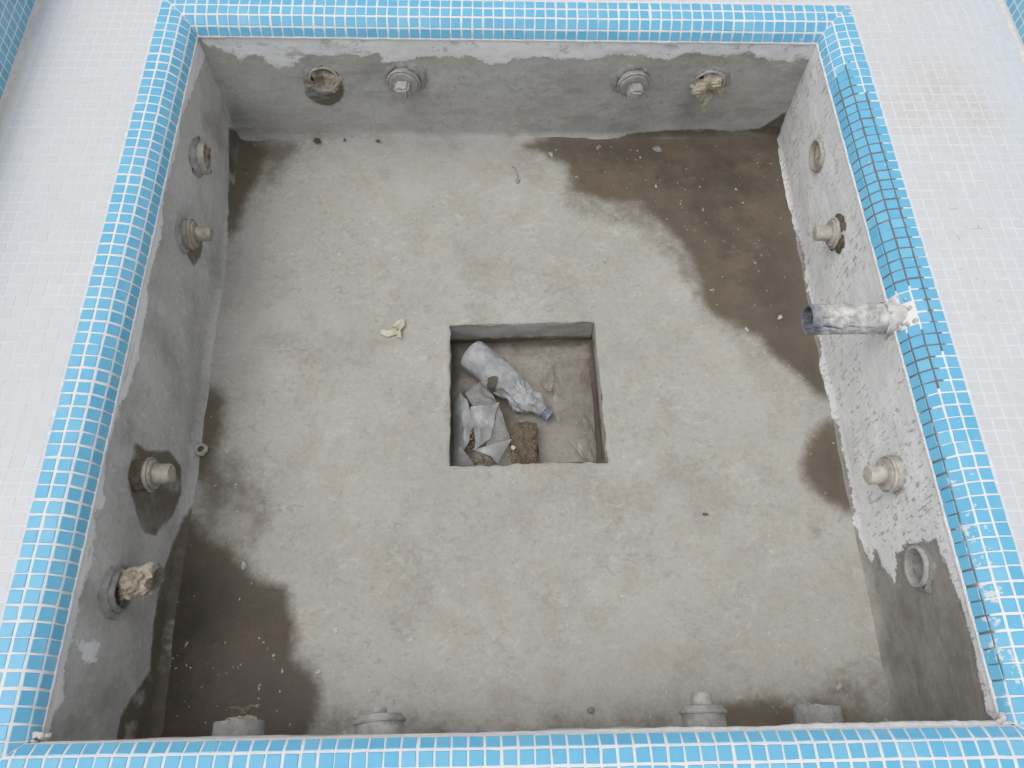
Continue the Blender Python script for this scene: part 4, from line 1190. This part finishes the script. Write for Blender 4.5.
def build_block():
    root = empty('mortar_block', (.026, .664, ZB), 'rough brown mortar block in the pit beside the torn bag', 'mortar block')
    bm = bmesh.new()
    bmesh.ops.create_cube(bm, size=1, matrix=Matrix.Rotation(.03, 4, 'Z') @ Matrix.Diagonal((.066, .112, .054, 1)))
    bmesh.ops.subdivide_edges(bm, edges=bm.edges[:], cuts=14, use_grid_fill=True)
    for v in bm.verts:
        p = v.co.copy()
        k = max(abs(p.x) / .036, abs(p.y) / .061)
        v.co += p.normalized() * (.0055 * fbm(p.x, p.y, p.z, 22, 4) + .004 * fbm(p.x, p.y, p.z + 4, 70, 3))
        if p.z > 0: v.co.z -= .030 * max(0, k - .68) + .004 * abs(fbm(p.x, p.y, 9, 40, 3))
        v.co.z += .027
    flat_bm('lump', bm, M_BROWNMORTAR, root, 30)
    rngb = random.Random(8)
    V, F = [], []
    for _ in range(46):       # straw and chips caught in the crust
        c = Vector((rngb.uniform(-.028, .028), rngb.uniform(-.050, .050), .054 + rngb.uniform(-.004, .002)))
        a = rngb.uniform(0, PI); l, w = rngb.uniform(.003, .009), rngb.uniform(.0007, .0018)
        d = Vector((math.cos(a), math.sin(a), rngb.uniform(-.3, .3))) * l; e = Vector((-math.sin(a), math.cos(a), 0)) * w
        k = len(V); up = Vector((0, 0, w))
        V += [c - d - e, c - d + e, c + d + e, c + d - e, c - d * .8 + up, c + d * .8 + up]
        F += [(k, k + 1, k + 4), (k + 1, k + 2, k + 5, k + 4), (k + 2, k + 3, k + 5), (k + 3, k, k + 4, k + 5)]
    s = mesh_obj('chips', V, F, M_CHIPS, root, smooth=False); s['kind'] = 'stuff'
build_block()
bm = crumple_bm(61, .009, .008, .006, k=.5, sub=2)
o = bm_obj('mortar_chip', bm, M_CRUMB, smooth=False); o.location = (-.004, .652, ZB + .055)
tag(o, 'small white mortar chip on the left edge of the brown block in the pit', 'mortar chip')

def build_sheet():
    root = empty('plastic_sheet', (.14, .76, ZB), 'dirty clear plastic sheet spread over the right half of the pit bottom', 'plastic sheet')
    o = Vector((.14, .76, ZB))
    def q(x, y, h): return Vector((x, y, ZB + h)) - o
    pts = [q(.083, .911, .012), q(.130, .916, .008), q(.199, .925, .008), q(.205, .852, .012), q(.207, .723, .014), q(.203, .612, .014), q(.169, .635, .016), q(.119, .711, .016), q(.100, .766, .014), q(.107, .819, .018), q(.075, .849, .022), q(.156, .794, .018), q(.168, .709, .026)]
    film('film', pts, [(0, 1, 10), (1, 9, 10), (1, 11, 9), (1, 2, 11), (2, 3, 11), (3, 4, 11), (4, 12, 11), (4, 5, 12), (5, 6, 12), (6, 7, 12), (7, 11, 12), (7, 8, 11), (8, 9, 11)], M_SHEET, root, cuts=5, amp=.0055, seed=21, scale=24)
    film('fold', [q(.067, .863, .020), q(.087, .889, .030), q(.102, .890, .026), q(.108, .848, .026), q(.099, .815, .022), q(.074, .825, .022)], [(0, 1, 5), (1, 2, 3), (1, 3, 5), (3, 4, 5)], M_SHEET, root, cuts=4, amp=.006, seed=24)
build_sheet()

# ------------------------------------------------------------------ loose bits on the floor
def floor_z(x, y): return -H + .0030 * fbm(x, y, 0, 3.2, 3)
def chip(name, x, y, size, mat, label, cat, seed, flat=.5, dz=0.0):
    bm = crumple_bm(seed, size[0], size[1], size[0] * flat, k=.5, sub=2)
    bmesh.ops.rotate(bm, verts=bm.verts, cent=(0, 0, 0), matrix=Matrix.Rotation(seed * 1.7, 3, 'Z'))
    o = bm_obj(name, bm, mat, smooth=False)
    o.location = (x, y, floor_z(x, y) + size[0] * flat * .45 + dz)
    return tag(o, label, cat)

def build_scrap():
    root = empty('paper_scrap', (-.305, .957, floor_z(-.305, .957)), 'crumpled tan paper scrap on the pale floor left of the drain pit', 'paper scrap')
    pieces = [('sheet', [(-.032, -.014, .003), (-.010, -.006, .010), (.010, -.002, .014), (.012, -.016, .004), (-.014, -.022, .003), (-.030, -.004, .008)], [(0, 1, 5), (0, 4, 1), (1, 4, 3), (1, 3, 2)]),
              ('corner', [(-.004, .000, .012), (.010, .020, .006), (.026, .026, .012), (.030, .008, .006), (.020, -.008, .010), (.008, -.004, .016)], [(0, 1, 5), (1, 2, 5), (2, 3, 5), (3, 4, 5)]),
              ('corner', [(.008, -.010, .008), (.020, -.006, .012), (.024, -.030, .004), (.012, -.024, .006)], [(0, 1, 2), (0, 2, 3)])]
    for i, (nm, pts, tris) in enumerate(pieces):
        film(nm, [Vector(p) for p in pts], tris, M_PAPER, root, cuts=2, amp=.0025, seed=30 + i, scale=60, thick=.001)
build_scrap()

def build_wire_stone():
    root = empty('stone', (.027, 1.441, floor_z(.027, 1.441)), 'small grey stone with a bent wire on the pale floor towards the far wall', 'stone')
    bm = crumple_bm(71, .011, .009, .007, k=.4, sub=2)
    bmesh.ops.translate(bm, verts=bm.verts, vec=(0, 0, .004))
    bm_obj('pebble', bm, M_GREYSTONE, root, smooth=False)
    pts = [(0, .010, .004), (-.004, .030, .006), (-.006, .046, .003), (-.016, .052, .003)]
    bm = bmesh.new()
    rings = []
    for p in pts:
        rings.append([bm.verts.new((p[0] + .0013 * math.cos(a), p[1], p[2] + .0013 * math.sin(a))) for a in (0, 1.26, 2.51, 3.77, 5.03)])
    for a, b in zip(rings[:-1], rings[1:]):
        for i in range(5): bm.faces.new((a[i], a[(i + 1) % 5], b[(i + 1) % 5], b[i]))
    bm_obj('wire', bm, M_GREYSTONE, root)
build_wire_stone()

def build_ring_lump():
    x, y = -.745, .632
    root = empty('mortar_ring', (x + .005, y, floor_z(x, y) + .008), 'small pale ring of mortar in the wet strip at the foot of the left wall', 'mortar lump')
    bm = lathe([(.007, .002), (.008, .007), (.012, .008), (.015, .004), (.015, -.004)], seg=18, jit=.2, seed=5, closed_top=False)
    bm_obj('ring', bm, M_CRUMB, root, smooth=False)
    bm = lathe([(.0085, .003), (.004, .004), (.001, .004)], seg=12, jit=.2, seed=6)
    bm_obj('ring_centre', bm, M_BROWNMORTAR, root, smooth=False)
build_ring_lump()

chip('mortar_lump', -.608, .355, (.012, .010), M_CRUMB, 'white mortar lump at the edge of the dark front left stain', 'mortar lump', 3)
chip('paper_flake', -.397, .216, (.012, .008), M_CRUMB, 'small pale flake on dry floor right of the front left stain, the farther of two', 'flake', 5, .2)
chip('mortar_flake', -.426, .131, (.011, .008), M_CRUMB, 'pale flake on the right border of the front left stain, the nearer of two', 'flake', 6, .3)
chip('pebble', .143, .045, (.011, .011), M_GREYMORTAR, 'round grey pebble close to the near wall, between the two plugs', 'pebble', 7, .8)
chip('mortar_lump', .670, .080, (.013, .008), M_CRUMB, 'white crumbly lump on the floor near the right end of the near wall', 'mortar lump', 8)
chip('mortar_lump', -.601, .042, (.010, .009), M_GREYMORTAR, 'grey lump in the dark stain beside the left socket of the near wall', 'mortar lump', 9, .6)
chip('mortar_flake', .255, 1.163, (.010, .005), M_CRUMB, 'curled white flake on dry floor between the pit and the far right stain', 'flake', 10, .4)
chip('mortar_flake', .327, 1.150, (.013, .006), M_CRUMB, 'flat oval white flake just left of the big far right stain', 'flake', 11, .15)
chip('mortar_flake', .338, 1.092, (.008, .006), M_CRUMB, 'little white flake just nearer than the flat oval one', 'flake', 12, .2)
chip('stone', -.547, 1.578, (.017, .011), M_STONE, 'dark brown stone in the angle of floor and far wall, biggest of three', 'stone', 13, .6, .008)
chip('stone', -.470, 1.582, (.007, .005), M_STONE, 'tiny dark stone in the angle of floor and far wall, middle of three', 'stone', 14, .6, .008)
chip('stone', -.372, 1.580, (.010, .006), M_STONE, 'dark stone in the angle of floor and far wall, rightmost of three', 'stone', 15, .5, .008)
chip('mortar_lump', .125, 1.535, (.012, .010), M_CRUMB, 'pale mortar lump at the left tip of the far right stain', 'mortar lump', 16, .35)
chip('mortar_lump', -.683, .628, (.007, .006), M_CRUMB, 'white crumb on dry floor just right of the mortar ring by the left wall', 'mortar lump', 17)
chip('mortar_lump', .606, .950, (.010, .008), M_CRUMB, 'cream lump on the lower edge of the big far right stain', 'mortar lump', 18)
chip('mortar_lump', .700, .985, (.011, .009), M_CRUMB, 'cream lump inside the far right stain, below the pipe end', 'mortar lump', 19)
chip('mortar_lump', .435, 1.560, (.018, .012), M_GREYMORTAR, 'low grey mortar splash against the foot of the far wall inside the stain', 'mortar lump', 20, .3)
chip('mortar_lump', .268, 1.565, (.013, .009), M_GREYMORTAR, 'small grey splash at the foot of the far wall, left of the larger one', 'mortar lump', 21, .3)
chip('stone', .437, .460, (.007, .005), M_STONE, 'tiny dark stone alone on the pale floor right and nearer than the pit', 'stone', 22, .5)

def build_crumbs():
    rngc = random.Random(99)
    base = crumple_bm(3, 1, 1, .6, k=.4, sub=1)
    bv = [v.co.copy() for v in base.verts]; base.verts.index_update()
    bf = [tuple(v.index for v in f.verts) for f in base.faces]
    base.free()
    V, F = [], []
    n = 0
    for _ in range(70):
        x, y = rngc.uniform(-.05, .20), rngc.uniform(.62, .955)
        s = min(.006, rngc.lognormvariate(math.log(.0022), .5)); c = Vector((x, y, ZB + .006 + s * .3))
        k = len(V)
        V += [c + Vector((v.x * s * 1.3, v.y * s, v.z * s * .7)) for v in bv]; F += [tuple(k + i for i in f) for f in bf]
    while n < 430:
        x, y = rngc.uniform(-.74, .77), rngc.uniform(.02, 1.57)
        if PX0 - .015 < x < PX1 + .015 and PY0 - .015 < y < PY1 + .015: continue
        dens = .25 + (.50 if x > .25 and y > .7 else 0) + (.10 if x < -.40 and y < .75 else 0) + (.5 if y > 1.4 or y < .15 else 0)
        if rngc.random() > dens: continue
        s = min(.0075, rngc.lognormvariate(math.log(.0018), .55))
        c = Vector((x, y, floor_z(x, y) + s * .3))
        Rm = Matrix.Rotation(rngc.uniform(0, 6), 3, 'Z') @ Matrix.Rotation(rngc.uniform(-.5, .5), 3, 'X')
        ex = rngc.uniform(.6, 1.9)
        k = len(V)
        V += [c + Rm @ Vector((v.x * s * ex, v.y * s, v.z * s * .7)) for v in bv]
        F += [tuple(k + i for i in f) for f in bf]
        n += 1
    o = mesh_obj('mortar_crumbs', V, F, M_CRUMB, smooth=False)
    tag(o, 'pale mortar crumbs scattered over the basin floor', 'crumbs', kind='stuff')
build_crumbs()
